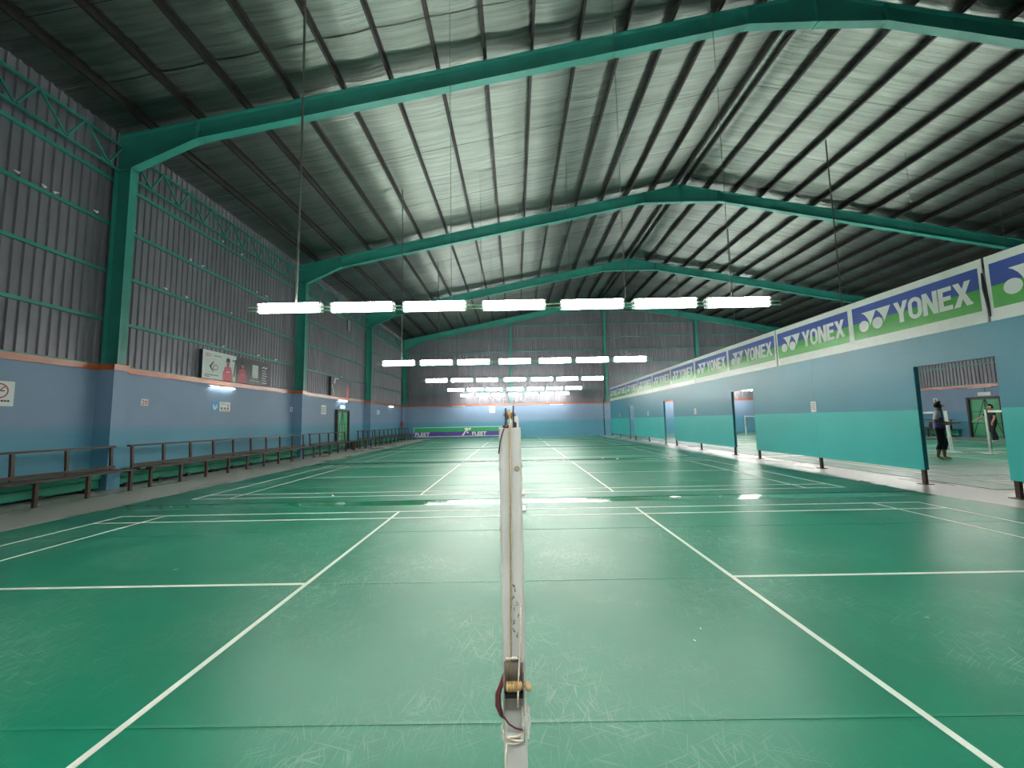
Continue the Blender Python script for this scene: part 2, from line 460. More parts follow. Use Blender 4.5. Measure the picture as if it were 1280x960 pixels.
# ------------------------------------------------------------------ roof
mb = MB(); PUR = 0.2
zs = lambda x: roof_top(x) + PUR
xe, xe2 = WX - .35, WXR + .35
prof = [(xe, zs(xe) + .06), (RIDGE, zs(RIDGE) + .06), (xe2, zs(xe2) + .06), (xe2, zs(xe2) + .14), (RIDGE, zs(RIDGE) + .14), (xe, zs(xe) + .14)]
mb.prism(prof, lambda a, b, d: (a, YF - .2 + d, b), YB - YF + .4)
ceiling = struct(mb.build('ceiling', 'roof'))
PURX = [5.72 - 1.27 * k for k in range(-1, 13)] + [8.12]
SL = math.atan(0.196)
pm = MB()
L0, L1 = YF, YB
pm.box((-.004, L0, -.2), (.004, L1, 0)); pm.box((-.004, L0, -.008), (.06, L1, 0)); pm.box((-.06, L0, -.2), (.004, L1, -.192)); 
pme = pm.mesh('purlin'); pme.materials.append(M['purlin'])
for x in PURX:
    for s in (1, -1):
        X = x if s == 1 else 2 * RIDGE - x
        o = link('purlin', pme, None, ceiling); o.location = (X, 0, roof_top(X) + PUR)
        o.rotation_euler = (0, -SL * s, 0 if s == 1 else 0)
        if s == -1: o.rotation_euler = (0, SL, 0)
# foil strips
FW = 1.22
def foil_mesh(s):
    m = MB(); xs = []; edges = sorted(PURX) 
    pts = [WX - .2] + edges + [RIDGE]
    for a, b in zip(pts[:-1], pts[1:]):
        for k in range(4):
            t = k / 4; x = a + (b - a) * t; xs.append((x, -0.05 * math.sin(PI * t)))
    xs.append((RIDGE, 0))
    ny = 5; vs = []
    for x, sag in xs:
        for j in range(ny):
            t = j / (ny - 1); y = FW * t
            z = roof_top(x) + PUR + 0.035 + sag * (0.75 + 0.25 * math.sin(PI * t)) - (0.012 if j in (0, ny - 1) else 0)
            X = x if s == 1 else 2 * RIDGE - x
            vs.append((X, y, z))
    m.add(vs, [(i * ny + j, i * ny + j + 1, (i + 1) * ny + j + 1, (i + 1) * ny + j) for i in range(len(xs) - 1) for j in range(ny - 1)])
    me = m.mesh('foil_strip'); me.materials.append(M['foil'])
    for p in me.polygons: p.use_smooth = True
    return me
fm = [foil_mesh(1), foil_mesh(-1)]
y = YF
while y < YB:
    for k in (0, 1):
        o = link('foil_strip', fm[k], None, ceiling); o.location = (0, y, random.uniform(-.012, .012))
    y += FW + 0.012
# thin sag rods across the purlins, two rows in each bay
ys = [1.1] + FRAMES
for a, b in zip(ys[:-1], ys[1:]):
    for t in (1 / 3, 2 / 3):
        yy = a + (b - a) * t
        for s in (1, -1):
            x0, x1 = WX, RIDGE - .2
            if s == -1: x0, x1 = 2 * RIDGE - x0, 2 * RIDGE - x1
            MB().tube([(x0, yy, roof_top(x0) + .05), (x1, yy, roof_top(x1) + .05)], .006, 5).build('sag_rod', 'purlin', ceiling)

# ------------------------------------------------------------------ portal frames
def portal_frame(y, label):
    t = thing('portal_frame', label, 'steel frame', (0, y, 0), 0, 'green portal frames')
    xi, xo = WX + COLD, WX + 0.0
    inner = [(xi, 3.1), (xi, 8.33), (-8.3, 9.10), (6.5, 12.0), (RIDGE, 12.02)]
    outer = [(xo, 3.1), (xo, roof_top(xo)), (RIDGE, roof_top(RIDGE))]
    for s in (1, -1):
        fx = (lambda x: x) if s == 1 else (lambda x: 2 * RIDGE - x)
        # column
        c = MB()
        c.prism([(inner[0]), (inner[1]), (xo, 8.33), (xo, 3.1)], lambda a, b, d: (fx(a), d - .006, b), .012)
        c.bar((fx(xi), 0, 3.1), (fx(xi), 0, 8.33), .2, .02, up=(1, 0, 0)) if False else c.box((min(fx(xi - .018), fx(xi)), -.11, 3.1), (max(fx(xi - .018), fx(xi)), .11, 8.33))
        c.box((min(fx(xo), fx(xo + .018)), -.11, 3.1), (max(fx(xo), fx(xo + .018)), .11, 8.33))
        for z in (3.12, 8.3): c.box((min(fx(xo), fx(xi)), -.1, z - .01), (max(fx(xo), fx(xi)), .1, z + .01))
        co = c.build('column', 'teal', t)
        # rafter with knee and ridge haunches
        r = MB()
        polys = [[(xi, 8.33), (-8.3, 9.10), (-8.3, roof_top(-8.3)), (xo, roof_top(xo)), (xo, 8.33)],
                 [(-8.3, 9.10), (6.5, 12.0), (6.5, roof_top(6.5)), (-8.3, roof_top(-8.3))],
                 [(6.5, 12.0), (RIDGE, 12.02), (RIDGE, roof_top(RIDGE)), (6.5, roof_top(6.5))]]
        for P in polys: r.prism(P, lambda a, b, d: (fx(a), d - .006, b), .012)
        for P in ([(xi, 8.33), (-8.3, 9.10)], [(-8.3, 9.10), (6.5, 12.0)], [(6.5, 12.0), (RIDGE, 12.02)], [(xo, roof_top(xo) - .02), (RIDGE, roof_top(RIDGE) - .02)]):
            r.bar((fx(P[0][0]), 0, P[0][1]), (fx(P[1][0]), 0, P[1][1]), .22, .018)
        ra = r.build('rafter', 'teal', t)
        for x, z in ((-8.3, 9.06), (6.5, 11.98)):
            box('splice_plate', (fx(x) - .016, -.115, z), (fx(x) + .016, .115, roof_top(x) - .005), 'teal', t)
    box('ridge_plate', (RIDGE - .016, -.115, 11.98), (RIDGE + .016, .115, roof_top(RIDGE) - .005), 'teal', t)
fl_lbl = ['nearest green steel portal frame spanning the top of the picture', 'second green steel portal frame from the viewer',
          'third green steel portal frame, crossing above the hanging lights', 'farthest green steel portal frame, against the far gable wall']
for y, l in zip(FRAMES, fl_lbl): portal_frame(y, l)

# eaves trusses along the left wall
def truss(y0, y1, label):
    t = thing('eaves_truss', label, 'truss', (WX + .2, 0, 0), 0, 'eaves trusses on the left wall')
    zb, zt = 8.22, 8.9
    for nm, z in (('top_chord', zt), ('bottom_chord', zb)):
        c = MB(); c.box((-.035, y0, z - .045), (-.027, y1, z + .045)); c.box((-.035, y0, z - .045), (.045, y1, z - .035)); c.build(nm, 'teal', t)
    n = max(2, round((y1 - y0) / 0.98)); st = (y1 - y0) / n
    for k in range(n):
        a = y0 + k * st
        MB().bar((0, a + .06, zt - .03), (0, a + st * .62, zb + .03), .04, .04).build('diagonal', 'teal', t)
        MB().bar((0, a + st * .66, zb + .03), (0, a + st - .0, zt - .03), .04, .04).build('diagonal', 'teal', t)
tr_lbl = ['green eaves truss at the left edge of the picture, before the nearest column', 'green eaves truss between the first and the second column',
          'green eaves truss between the second and the third column', 'green eaves truss between the third column and the far corner']
tb = [1.2] + FRAMES
for i in range(4): truss(tb[i] + .12, tb[i + 1] - .12, tr_lbl[i])
# small louvre vent high on the wall
v = thing('louvre_vent', 'small louvre vent high on the grey cladding beyond the second column', 'vent', (WX + .14, 24.9, 7.3))
for yy in (-.28, .25): box('frame_upright', (-.1, yy, 0), (-.02, yy + .03, .7), 'rod', v)
for k in range(8): MB().bar((-.06, -.25, .05 + k * .085), (-.06, .25, .05 + k * .085), .05, .012, up=(.6, 0, .8)).build('slat', 'paper', v)

# ------------------------------------------------------------------ partition on the right
wall_right = struct(thing('wall_right', None, None)); 
PY0, PY1 = YF, 36.1
OPEN = [(7.15, 8.62), (14.48, 15.93), (21.8, 23.25), (29.1, 30.35)]
segs = []; a = PY0
for o0, o1 in OPEN: segs.append((a, o0)); a = o1
segs.append((a, PY1))
ZB, ZS, ZO, ZT = 0.3, 1.55, 2.46, 3.08
for a, b in segs:
    n = max(1, round((b - a) / 2.44)); st = (b - a) / n
    for k in range(n):
        y0, y1 = a + k * st + (.002 if k else 0), a + (k + 1) * st - (.002 if k < n - 1 else 0)
        box('lower_panel', (PX, y0, ZB), (PX + .014, y1, ZS), 'part_teal', wall_right)
        box('upper_panel', (PX, y0, ZS + .001), (PX + .014, y1, ZT), 'part_blue', wall_right)
    # back skin and studs
    box('back_panel', (PX + .086, a, ZB), (PX + .1, b, ZT), 'part_blue', wall_right)
    for yy in (a, b - .04):
        if yy > PY0: box('jamb', (PX + .014, yy, ZB), (PX + .086, yy + .04, ZO), 'part_edge', wall_right)
    npost = 2 if b - a < 3 else 3
    for k in range(npost):
        yy = a + .06 + (b - a - .12) * k / (npost - 1)
        if yy < 1: continue
        f = MB(); f.box((PX + .02, yy - .035, 0.012), (PX + .08, yy + .035, ZB)); f.build('foot_post', 'rust', wall_right)
        box('base_plate', (PX - .05, yy - .09, 0), (PX + .15, yy + .09, .012), 'rust', wall_right)
for o0, o1 in OPEN:
    box('upper_panel', (PX, o0, ZO), (PX + .014, o1, ZT), 'part_blue', wall_right)
    box('back_panel', (PX + .086, o0, ZO), (PX + .1, o1, ZT), 'part_blue', wall_right)
    box('lintel', (PX + .014, o0, ZO), (PX + .086, o1, ZO + .04), 'part_edge', wall_right)
box('top_rail', (PX + .014, PY0, ZT - .05), (PX + .086, PY1, ZT), 'part_edge', wall_right)

# banner boards: white boards with two prints each
def pt_print(y_left, k=1.0):
    return lambda s, z, d: (PX - .006 - d, y_left - s * k, z)
LET = {
 'Y': (.75, [(0, 1), (.25, 1), (.375, .64), (.5, 1), (.75, 1), (.49, .42), (.49, 0), (.26, 0), (.26, .42)]),
 'N': (.68, [(0, 0), (0, 1), (.22, 1), (.47, .42), (.47, 1), (.68, 1), (.68, 0), (.46, 0), (.21, .58), (.21, 0)]),
 'E': (.58, [(0, 0), (0, 1), (.58, 1), (.58, .81), (.21, .81), (.21, .6), (.53, .6), (.53, .42), (.21, .42), (.21, .19), (.58, .19), (.58, 0)]),
 'X': (.74, [(0, 0), (.255, .51), (.02, 1), (.265, 1), (.375, .72), (.485, 1), (.72, 1), (.49, .51), (.74, 0), (.49, 0), (.37, .3), (.25, 0)])}
def stadium(cx, cy, w, h, n=8):
    r = w / 2; P = []
    for k in range(n + 1): a = PI * k / n; P.append((cx + r * math.cos(a), cy + h / 2 - r + r * math.sin(a)))
    for k in range(n + 1): a = PI + PI * k / n; P.append((cx + r * math.cos(a), cy - h / 2 + r + r * math.sin(a)))
    return P
def print_parts(board, yl, wk=1.0):
    """one print, its left edge (farther end) at yl; local to the scene"""
    fn = pt_print(yl, wk)
    mb = MB(); mb.prism([(0, 3.7), (2.79, 3.7), (2.79, 4.1), (0, 4.1)], fn, .002); p1 = mb.build('print_blue_field', 'print_blue', board)
    mb = MB(); mb.prism([(0, 3.3), (2.79, 3.3), (2.79, 3.7), (0, 3.7)], fn, .002); p2 = mb.build('print_green_field', 'print_green', board)
    fn2 = lambda s, z, d: (PX - .0081 - d, yl - s * wk, z)
    lg = MB()
    for dx in (0, .37):
        cx, cz, r = .31 + dx, 3.6, .135
        lg.prism([(cx + r * math.cos(2 * PI * k / 20), cz + r * math.sin(2 * PI * k / 20)) for k in range(20)], fn2, .0015)
        # wedge with a hollowed left side
        L = []
        for k in range(7):
            t = k / 6
            a = math.radians(108 - 96 * t); R = .235 + .11 * (1 - t) ** 2
            L.append((cx - .02 + (R) * math.cos(a) * .9 + (.0), cz - .0 + R * math.sin(a)))
        L[0] = (cx - .04, 3.93)
        W = [(cx - .04, 3.93), (cx + .36, 3.93), (cx + .17, 3.58)] + [(cx + .165, 3.64), (cx + .14, 3.72), (cx + .09, 3.81), (cx + .03, 3.88)]
        lg.prism(W, fn2, .0015)
    lg.build('logo', 'plain_white', board)
    H = .46; z0 = 3.47; s = 1.11
    for ch, wd in (('Y', .33), ('O', .29), ('N', .30), ('E', .255), ('X', .33)):
        mb = MB()
        if ch == 'O':
            A = stadium(s + wd / 2, z0 + H / 2, wd, H); B = stadium(s + wd / 2, z0 + H / 2, wd - .17, H - .17); n = len(A)
            vs = [fn2(x, z, .0015) for x, z in A + B] + [fn2(x, z, 0) for x, z in A + B]
            mb.add(vs, [(i, (i + 1) % n, n + (i + 1) % n, n + i) for i in range(n)] + [(i, 2 * n + i, 2 * n + (i + 1) % n, (i + 1) % n) for i in range(n)])
        else:
            w0, P = LET[ch]
            mb.prism([(s + x / w0 * wd, z0 + y_ * H) for x, y_ in P], fn2, .0015)
        mb.build('letter', 'plain_white', board); s += wd + (.0 if ch in 'Y' else .018)
    mb = MB(); mb.prism([(2.66 + .014 * math.cos(k), 3.5 + .014 * math.sin(k)) for k in (0, 1.05, 2.1, 3.14, 4.2, 5.2)], fn2, .001); mb.build('trademark_dot', 'plain_white', board)
SEAM = [36.1, 30.8, 24.9, 18.98, 13.0, 7.15, 1.25]
b_lbl = ['farthest white banner board with blue and green prints, at the far end of the partition', 'second farthest blue and green banner board on the partition',
         'blue and green banner board above the third opening of the partition', 'blue and green banner board above the second opening, with two prints',
         'large blue and green banner board with two readable prints, left of the dark gap', 'nearest banner board, cut off by the right edge of the picture']
for i in range(6):
    y1, y0 = SEAM[i], SEAM[i + 1]
    t = thing('banner_board', b_lbl[i], 'banner', (0, 0, 0), 0, 'banner boards on top of the partition')
    bd = MB(); bd.box((PX - .006, y0 + .025, 3.08), (PX + .012, y1 - .025, 4.25)); bd.build('board', 'white', t)
    full = y1 - y0
    yl = y1 - .09
    wk = (full - .15) / 5.75
    print_parts(t, yl, wk); print_parts(t, yl - 2.93 * wk, wk)
    for yy in (y0 + .4, (y0 + y1) / 2, y1 - .4): box('backing_stud', (PX + .012, yy - .03, 3.08), (PX + .06, yy + .03, 4.2), 'rust', t)
# torn strip hanging in the gap beside the nearest board
def at_gap(z): return (PX - .012, 7.15, z)
o = MB().tube([(PX - .016, 7.17, 3.98), (PX - .02, 7.155, 3.7), (PX - .02, 7.13, 3.4), (PX - .016, 7.12, 3.17)], [.012, .03, .022, .012], 6).build('torn_strip', 'black')
tag(o, 'torn black strip hanging in the gap between two banner boards', 'strip')
# notices on the partition
for (yy, zz, h, l) in ((11.6, 1.72, .3, 'white paper notice on the partition between the nearest two openings'),
                       (19.2, 1.77, .27, 'white paper notice on the partition between the second and third openings'),
                       (26.0, 1.8, .27, 'tiny white paper notice on the partition past the third opening'),
                       (33.0, 1.8, .26, 'farthest white paper notice on the partition')):
    t = thing('paper_notice', l, 'notice', (PX, yy, zz), 0, 'notices on the partition')
    box('sheet', (-.004, -.1, -h / 2), (0, .1, h / 2), 'paper', t)
    for k in range(4): box('text_line', (-.0052, -.07, h / 2 - .07 - k * .05), (-.004, .07, h / 2 - .055 - k * .05), 'rod', t)

# ------------------------------------------------------------------ hanging tube lights
hm = MB()
hm.box((-.61, -.03, -.03), (.61, .03, .03))
# slanted white reflectors on both faces
for s in (-1, 1):
    hm.add([(-.61, s * .02, .1), (.61, s * .02, .1), (.61, s * .02, -.1), (-.61, s * .02, -.1), (-.61, s * .024, .1), (.61, s * .024, .1), (.61, s * .024, -.1), (-.61, s * .024, -.1)],
           [(0, 1, 2, 3), (4, 5, 6, 7), (0, 1, 5, 4), (2, 3, 7, 6), (0, 3, 7, 4), (1, 2, 6, 5)])
house_me = hm.mesh('lamp_housing'); house_me.materials.append(M['housing'])
tb_me = MB().tube([(-.58, 0, 0), (.58, 0, 0)], .017, 8).mesh('tube'); tb_me.materials.append(M['tube'])
tb_off = tb_me.copy(); tb_off.materials.clear(); tb_off.materials.append(M['housing'])
cap = MB()
for x in (-.6, .6): cap.box((x - .02, -.02, -.02), (x + .02, .02, .02))
cap_me = cap.mesh('lamp_holder'); cap_me.materials.append(M['housing'])
POSW = ['leftmost', 'second from the left', 'third from the left', 'middle', 'third from the right', 'second from the right', 'rightmost']
LX = [-4.36, -2.94, -1.53, 0.02, 1.54, 2.95, 4.36]
def lamp(x, y, z, label, group, lit=True):
    t = thing('tube_light', label, 'tube light', (x, y, z), 0, group)
    link('lamp_housing', house_me, None, t)
    for sy in (-1, 1):
        for zz in (-.07, 0, .07):
            o = link('tube', tb_me if lit else tb_off, None, t); o.location = (0, sy * .05, zz)
            c = link('lamp_holder', cap_me, None, o)
    return t
def rail(xc, y, z, tilt, label, group):
    t = thing('light_rail', label, 'light rail', (xc, y, 0), 0, group)
    ends = [-5.2] + [e for x in LX for e in (x - .62, x + .62)] + [5.2]
    for x0, x1 in zip(ends[0::2], ends[1::2]):       # rail pieces between the lamps
        for dz in (.02, -.05):
            MB().bar((x0, 0, z + dz - tilt * x0), (x1, 0, z + dz - tilt * x1), .03, .022).build('rail_bar', 'rail', t)
    for x in (-4.25, 4.25):
        zt = roof_top(x + xc) + .2; zb = z + .104 - tilt * x
        MB().tube([(x, 0, zb), (x + .02, 0, (zb + zt) / 2), (x, 0, zt)], .022 if x < 0 else .006, 8).build('hanger_rod' if x < 0 else 'hanger_wire', 'rod', t)
    for x in (-1.2, 2.2):
        zt = roof_top(x + xc) + .2
        MB().tube([(x, 0, z + .104 - tilt * x), (x, 0, zt)], .005, 5).build('hanger_wire', 'rod', t)
ROWY = [7.72, 15.12, 22.52, 29.92, 37.0]
ROWZ = [3.73, 3.73, 3.80, 3.86, 3.92]
TILT = [.009, .003, .006, .004, 0]
for i in range(5):
    rail(0, ROWY[i], ROWZ[i], TILT[i], '%s thin rail carrying a row of lit tube lights' % ORD[i].replace('second', 'second nearest').replace('third', 'third nearest').replace('fourth', 'fourth nearest'), 'light rails')
    for j, x in enumerate(LX):
        lamp(x, ROWY[i], ROWZ[i] - TILT[i] * x, 'lit tube light, %s in the %s hanging row' % (POSW[j], ORD[i]), 'hanging tube lights')
# the row above the viewer
rail(0, -0.7, 3.73, 0, 'thin light rail overhead, behind the viewpoint', 'light rails')
for j, x in enumerate(LX):
    lamp(x, -0.7, 3.73, 'lit tube light in the row overhead, out of view', 'tube lights overhead')
for i in range(5):
    rail(XC2, ROWY[i], ROWZ[i], 0, 'thin light rail of the next hall, behind the partition', 'light rails of the next hall')
    for j, x in enumerate(LX):
        l = 'lit tube light in the next hall, hidden behind the partition'
        if i == 4 and j == 6: l = 'lit tube light at the top right of the second opening'
        if i == 4 and j == 5: l = 'lit tube light at the top left of the second opening'
        if i < 1: l = 'unlit tube light in the next hall, hidden behind the partition'
        lamp(XC2 + x, ROWY[i], ROWZ[i], l, 'tube lights of the next hall', i >= 1)

# ------------------------------------------------------------------ wall lamps
def wall_lamp(loc, rz, label, lit=True):
    t = thing('wall_lamp', label, 'wall lamp', loc, rz, 'tube lamps on the walls')
    box('lamp_body', (-.62, 0, -.02), (.62, .045, .03), 'housing', t)
    o = MB().tube([(-.58, .07, -.01), (.58, .07, -.01)], .015, 8).build('tube', 'wall_tube' if lit else 'housing', t)
    for x in (-.6, .6): box('lamp_holder', (x - .015, .045, -.03), (x + .015, .09, .012), 'housing', t)
RL = -PI / 2
wall_lamp((WX, 14.2, 2.87), RL, 'lit tube lamp on the blue left wall below the poster of two players')
wall_lamp((WX, 24.2, 2.9), RL, 'lit tube lamp above the green double door')
wall_lamp((WX, 33.7, 2.9), RL, 'farthest lit tube lamp on the left wall near the corner')
wall_lamp((-5.3, YB, 2.96), PI, 'unlit tube lamp high on the far blue wall, left of centre', False)
wall_lamp((3.9, YB, 2.96), PI, 'unlit tube lamp high on the far blue wall, right of centre', False)
wall_lamp((WXR, 23.7, 2.9), PI / 2, 'unlit tube lamp above the door seen through the nearest opening', False)

# ------------------------------------------------------------------ doors
def door(name, X, sgn, y0, y1):
    t = struct(thing(name, None, None, (X, (y0 + y1) / 2, 0), 0 if sgn > 0 else PI))
    W = y1 - y0; z1 = 2.25
    box('door_frame', (0, -W / 2 - .1, .0), (.16, -W / 2, z1 + .1), 'frame', t); box('door_frame', (0, W / 2, .0), (.16, W / 2 + .1, z1 + .1), 'frame', t)
    box('door_frame', (0, -W / 2, z1), (.16, W / 2, z1 + .1), 'frame', t)
    for s in (-1, 1):
        a, b = (-W / 2 + .005, -.006) if s < 0 else (.006, W / 2 - .005)
        lf = box('door_leaf', (.01, a, .06), (.05, b, z1 - .005), 'door', t)
        for z in (.09, .8, 1.5, z1 - .04): box('brace', (.05, a + .02, z - .015), (.058, b - .02, z + .015), 'door_line', lf)
        MB().bar((.056, a + .03, .12), (.056, b - .03, z1 - .06), .02, .03, up=(1, 0, 0)).build('brace', 'door_line', lf) if s < 0 else \
            MB().bar((.056, b - .03, .12), (.056, a + .03, z1 - .06), .02, .03, up=(1, 0, 0)).build('brace', 'door_line', lf)
        box('brace', (.05, (b - .03) if s < 0 else a, .08), (.064, b if s < 0 else a + .03, z1 - .03), 'door_line', lf)
        MB().tube([(.06, (b - .08) if s < 0 else a + .08, .95), (.09, (b - .08) if s < 0 else a + .08, .97), (.09, (b - .08) if s < 0 else a + .08, 1.13), (.06, (b - .08) if s < 0 else a + .08, 1.15)], .009, 6).build('handle', 'steel', lf)
door('door_1', WX, 1, 23.45, 24.95)
door('door_2', WXR, -1, 22.75, 24.3)
def exit_sign(X, y, sgn, label, m='exit'):
    t = thing('exit_sign', label, 'exit sign', (X, y, 2.42), 0 if sgn > 0 else PI)
    box('sign_body', (0, -.32, 0), (.07, .32, .2), 'housing', t)
    box('sign_face', (.07, -.3, .015), (.074, .3, .185), m, t)
    box('power_lead', (.0, -.01, .2), (.012, .01, .45), 'black', t)
exit_sign(WX, 24.2, 1, 'glowing exit sign over the green double door on the left wall')
exit_sign(WXR, 23.5, -1, 'pale exit sign above the green door in the next hall', 'paper')

# ------------------------------------------------------------------ benches along the walls
def bench(y0, y1, label, X=WX, sgn=1, back=True, group='long benches along the left wall'):
    """front legs 1.15 m from the wall, seat of two slats, back rail on posts"""
    t = thing('long_bench', label, 'bench', (X, (y0 + y1) / 2, 0), 0 if sgn > 0 else PI, group)
    L = (y1 - y0) / 2
    fx, bx = 1.15, 0.62
    for x, wd in ((fx - .04, .17), (fx - .36, .17)):
        MB().box((x - wd / 2, -L, .475), (x + wd / 2, L, .515)).build('seat_slat', 'rust', t)
    n = max(2, round(2 * L / .97) + 1)
    for k in range(n):
        yy = -L + .05 + (2 * L - .1) * k / (n - 1)
        MB().box((fx - .07, yy - .03, 0), (fx - .01, yy + .03, .475)).build('front_leg', 'rust', t)
        MB().box((.34, yy - .022, .44), (fx - .07, yy + .022, .475)).build('bearer', 'rust', t)
        if back: MB().bar((bx, yy, .475), (bx - .03, yy, 1.03), .05, .06, up=(0, 1, 0)).build('back_post', 'rust', t)
        else: MB().box((bx - .03, yy - .03, 0), (bx + .03, yy + .03, .475)).build('rear_leg', 'rust', t)
    if back:
        MB().box((bx - .09, -L - .03, 1.03), (bx + .01, L + .03, 1.075)).build('back_rail', 'rust', t)
        MB().box((bx + .03, -L, .53), (bx + .05, L, .6)).build('lower_back_slat', 'rust', t)
def ledge(y0, y1, label, X=WX, sgn=1, group='green ledges below the benches'):
    t = thing('wall_ledge', label, 'ledge', (X, (y0 + y1) / 2, 0), 0 if sgn > 0 else PI, group)
    L = (y1 - y0) / 2
    box('top_board', (0, -L, .44), (.34, L, .47), 'ledge', t)
    box('front_board', (.28, -L, .27), (.31, L, .44), 'ledge', t)
    box('lower_board', (.24, -L, .07), (.27, L, .25), 'ledge', t)
    n = max(2, round(2 * L / .97))
    for k in range(n):
        yy = -L + .3 + (2 * L - .6) * k / (n - 1)
        box('foot', (.12, yy - .06, 0), (.24, yy + .06, .44), 'black', t)
        box('foot', (.27, yy - .06, 0), (.31, yy + .06, .1), 'black', t)
p1, p2, p3, p4 = FRAMES
bench(5.9, p1 - .22, 'long brown bench at the left edge of the picture, before the nearest pilaster')
bench(p1 + .22, p2 - .25, 'long brown bench between the first and second pilaster, below the poster of two players')
bench(p2 + .25, 23.3, 'brown bench between the second pilaster and the green double door')
bench(23.4, 25.15, 'short backless brown bench in front of the green double door', back=False)
bench(25.25, p3 - .2, 'brown bench between the green double door and the third pilaster')
bench(p3 + .22, p4 - .25, 'farthest brown bench, between the third pilaster and the corner')
ledge(5.5, p1 - .19, 'low green ledge behind the bench at the left edge of the picture')
ledge(p1 + .19, p2 - .19, 'low green ledge behind the bench between the first and second pilaster')
ledge(p2 + .19, 23.2, 'low green ledge between the second pilaster and the double door')
ledge(25.2, p3 - .19, 'low green ledge between the double door and the third pilaster')
ledge(p3 + .19, p4 - .19, 'farthest low green ledge near the far corner')
bench(24.9, 28.0 - .25, 'dark bench by the far wall seen through the nearest opening, left of the door', WXR, -1, True, 'benches in the next hall')
ledge(24.9, p3 - .19, 'low green ledge by the far wall of the next hall, left of the door', WXR, -1, 'green ledges in the next hall')
bg = MB(); bg.tube([(0, -.42, .26), (0, -.38, .26), (0, .38, .26), (0, .42, .26)], [.12, .22, .22, .12], 10)
t = thing('sports_bag', 'black sports bag on the bench end seen through the nearest opening', 'bag', (WXR - .92, 25.4, .475))
bg.build('bag_body', 'bag', t, True); MB().tube([(0, -.2, .46), (0, -.15, .56), (0, .15, .56), (0, .2, .46)], .015, 6).build('carry_handle', 'bag', t)

# ------------------------------------------------------------------ posters and signs on the left wall
PWX = WX + .05
def wall_pt(yl): return lambda s, z, d: (PWX + .02 + d, yl + s, z)
def poster_parts():
    y0, y1, z0, z1 = 13.2, 16.85, 3.12, 4.08
    t = thing('advert_poster', 'large half white half dark poster of two players in pink shirts', 'poster', (0, 0, 0))
    box('poster_board', (PWX - .1, y0, z0), (PWX + .02, y1, z1), 'dark_print', t)
    fn = wall_pt(y0)
    MB().prism([(0, z0), (1.62, z0), (1.62, z1), (0, z1)], fn, .001).build('white_field', 'paper', t)
    f2 = lambda s, z, d: (PWX + .0215 + d, y0 + s, z)
    MB().prism([(.3, 3.55), (.48, 3.72), (.53, 3.72), (.40, 3.55), (.53, 3.38), (.48, 3.38)], f2, .001).build('logo', 'dark_print', t)
    MB().prism([(.6 + .12 * math.cos(k * .52), 3.53 + .1 * math.sin(k * .52)) for k in range(12)], f2, .001).build('logo', 'rod', t)
    MB().prism([(.6 + .09 * math.cos(k * .52), 3.53 + .075 * math.sin(k * .52)) for k in range(12)], lambda s, z, d: f2(s, z, d + .001), .001).build('logo', 'paper', t)
    for k, (s0, s1, z) in enumerate(((.12, .4, 3.95), (.12, .36, 3.89), (.5, .85, 3.92), (.12, .75, 3.24), (.12, .34, 3.18))):
        MB().prism([(s0, z), (s1, z), (s1, z + .025), (s0, z + .025)], f2, .001).build('small_print', 'pink' if k < 2 else 'rod', t)
    def figure(cx, beard, f2=f2):
        MB().prism([(cx - .2, 3.12), (cx + .2, 3.12), (cx + .21, 3.5), (cx + .15, 3.62), (cx + .05, 3.66), (cx - .05, 3.66), (cx - .16, 3.61), (cx - .2, 3.5)], f2, .001).build('figure_shirt', 'pink', t)
        MB().prism([(cx + .085 * math.cos(k * .52), 3.78 + .12 * math.sin(k * .52)) for k in range(12)], f2, .0015).build('figure_face', 'skin_print', t)
        MB().prism([(cx - .095, 3.8), (cx + .095, 3.8), (cx + .09, 3.9), (cx + .03, 3.95), (cx - .05, 3.95), (cx - .09, 3.89)], f2, .002).build('figure_hair', 'black', t)
        if beard: MB().prism([(cx - .07, 3.72), (cx + .07, 3.72), (cx + .03, 3.66), (cx - .03, 3.66)], f2, .002).build('figure_hair', 'black', t)
        for s in (-1, 1): MB().prism([(cx + s * .2, 3.14), (cx + s * .26, 3.14), (cx + s * .25, 3.42), (cx + s * .2, 3.46)], f2, .001).build('figure_arm', 'skin_print', t)
        MB().prism([(cx - .1, 3.42), (cx + .1, 3.42), (cx + .1, 3.46), (cx - .1, 3.46)], lambda s, z, d: f2(s, z, d + .001), .001).build('shirt_band', 'paper', t)
    figure(1.2, True); figure(1.98, False)
    MB().prism([(1.42, 3.86), (1.62, 3.9), (1.62, 3.94), (1.42, 3.9)], f2, .001).build('racket_outline', 'black', t)
    MB().prism([(1.5, 3.3), (1.56, 3.3), (1.62, 3.9), (1.56, 3.9)], f2, .001).build('racket_outline', 'black', t)
    MB().prism([(2.55, 3.38), (2.92, 3.38), (2.92, 3.9), (2.55, 3.9)], f2, .001).build('inset_picture', 'paper', t)
    for k in range(5): MB().prism([(2.42 + k * .13, 3.24), (2.5 + k * .13, 3.24), (2.5 + k * .13, 3.3), (2.42 + k * .13, 3.3)], f2, .001).build('small_print', 'paper', t)
    for k in range(6): MB().prism([(3.16, 3.22 + k * .1), (3.5 - .04 * (k % 3), 3.22 + k * .1), (3.5 - .04 * (k % 3), 3.25 + k * .1), (3.16, 3.25 + k * .1)], f2, .001).build('small_print', 'paper', t)
    MB().prism([(3.15, 3.86), (3.3, 3.92), (3.38, 3.86), (3.5, 3.92), (3.5, 3.87), (3.38, 3.81), (3.3, 3.87), (3.15, 3.81)], f2, .001).build('logo', 'paper', t)
poster_parts()
t = thing('dark_poster', 'dark poster with pale scribbles and a pink stripe above the double door lamp', 'poster', (0, 0, 0))
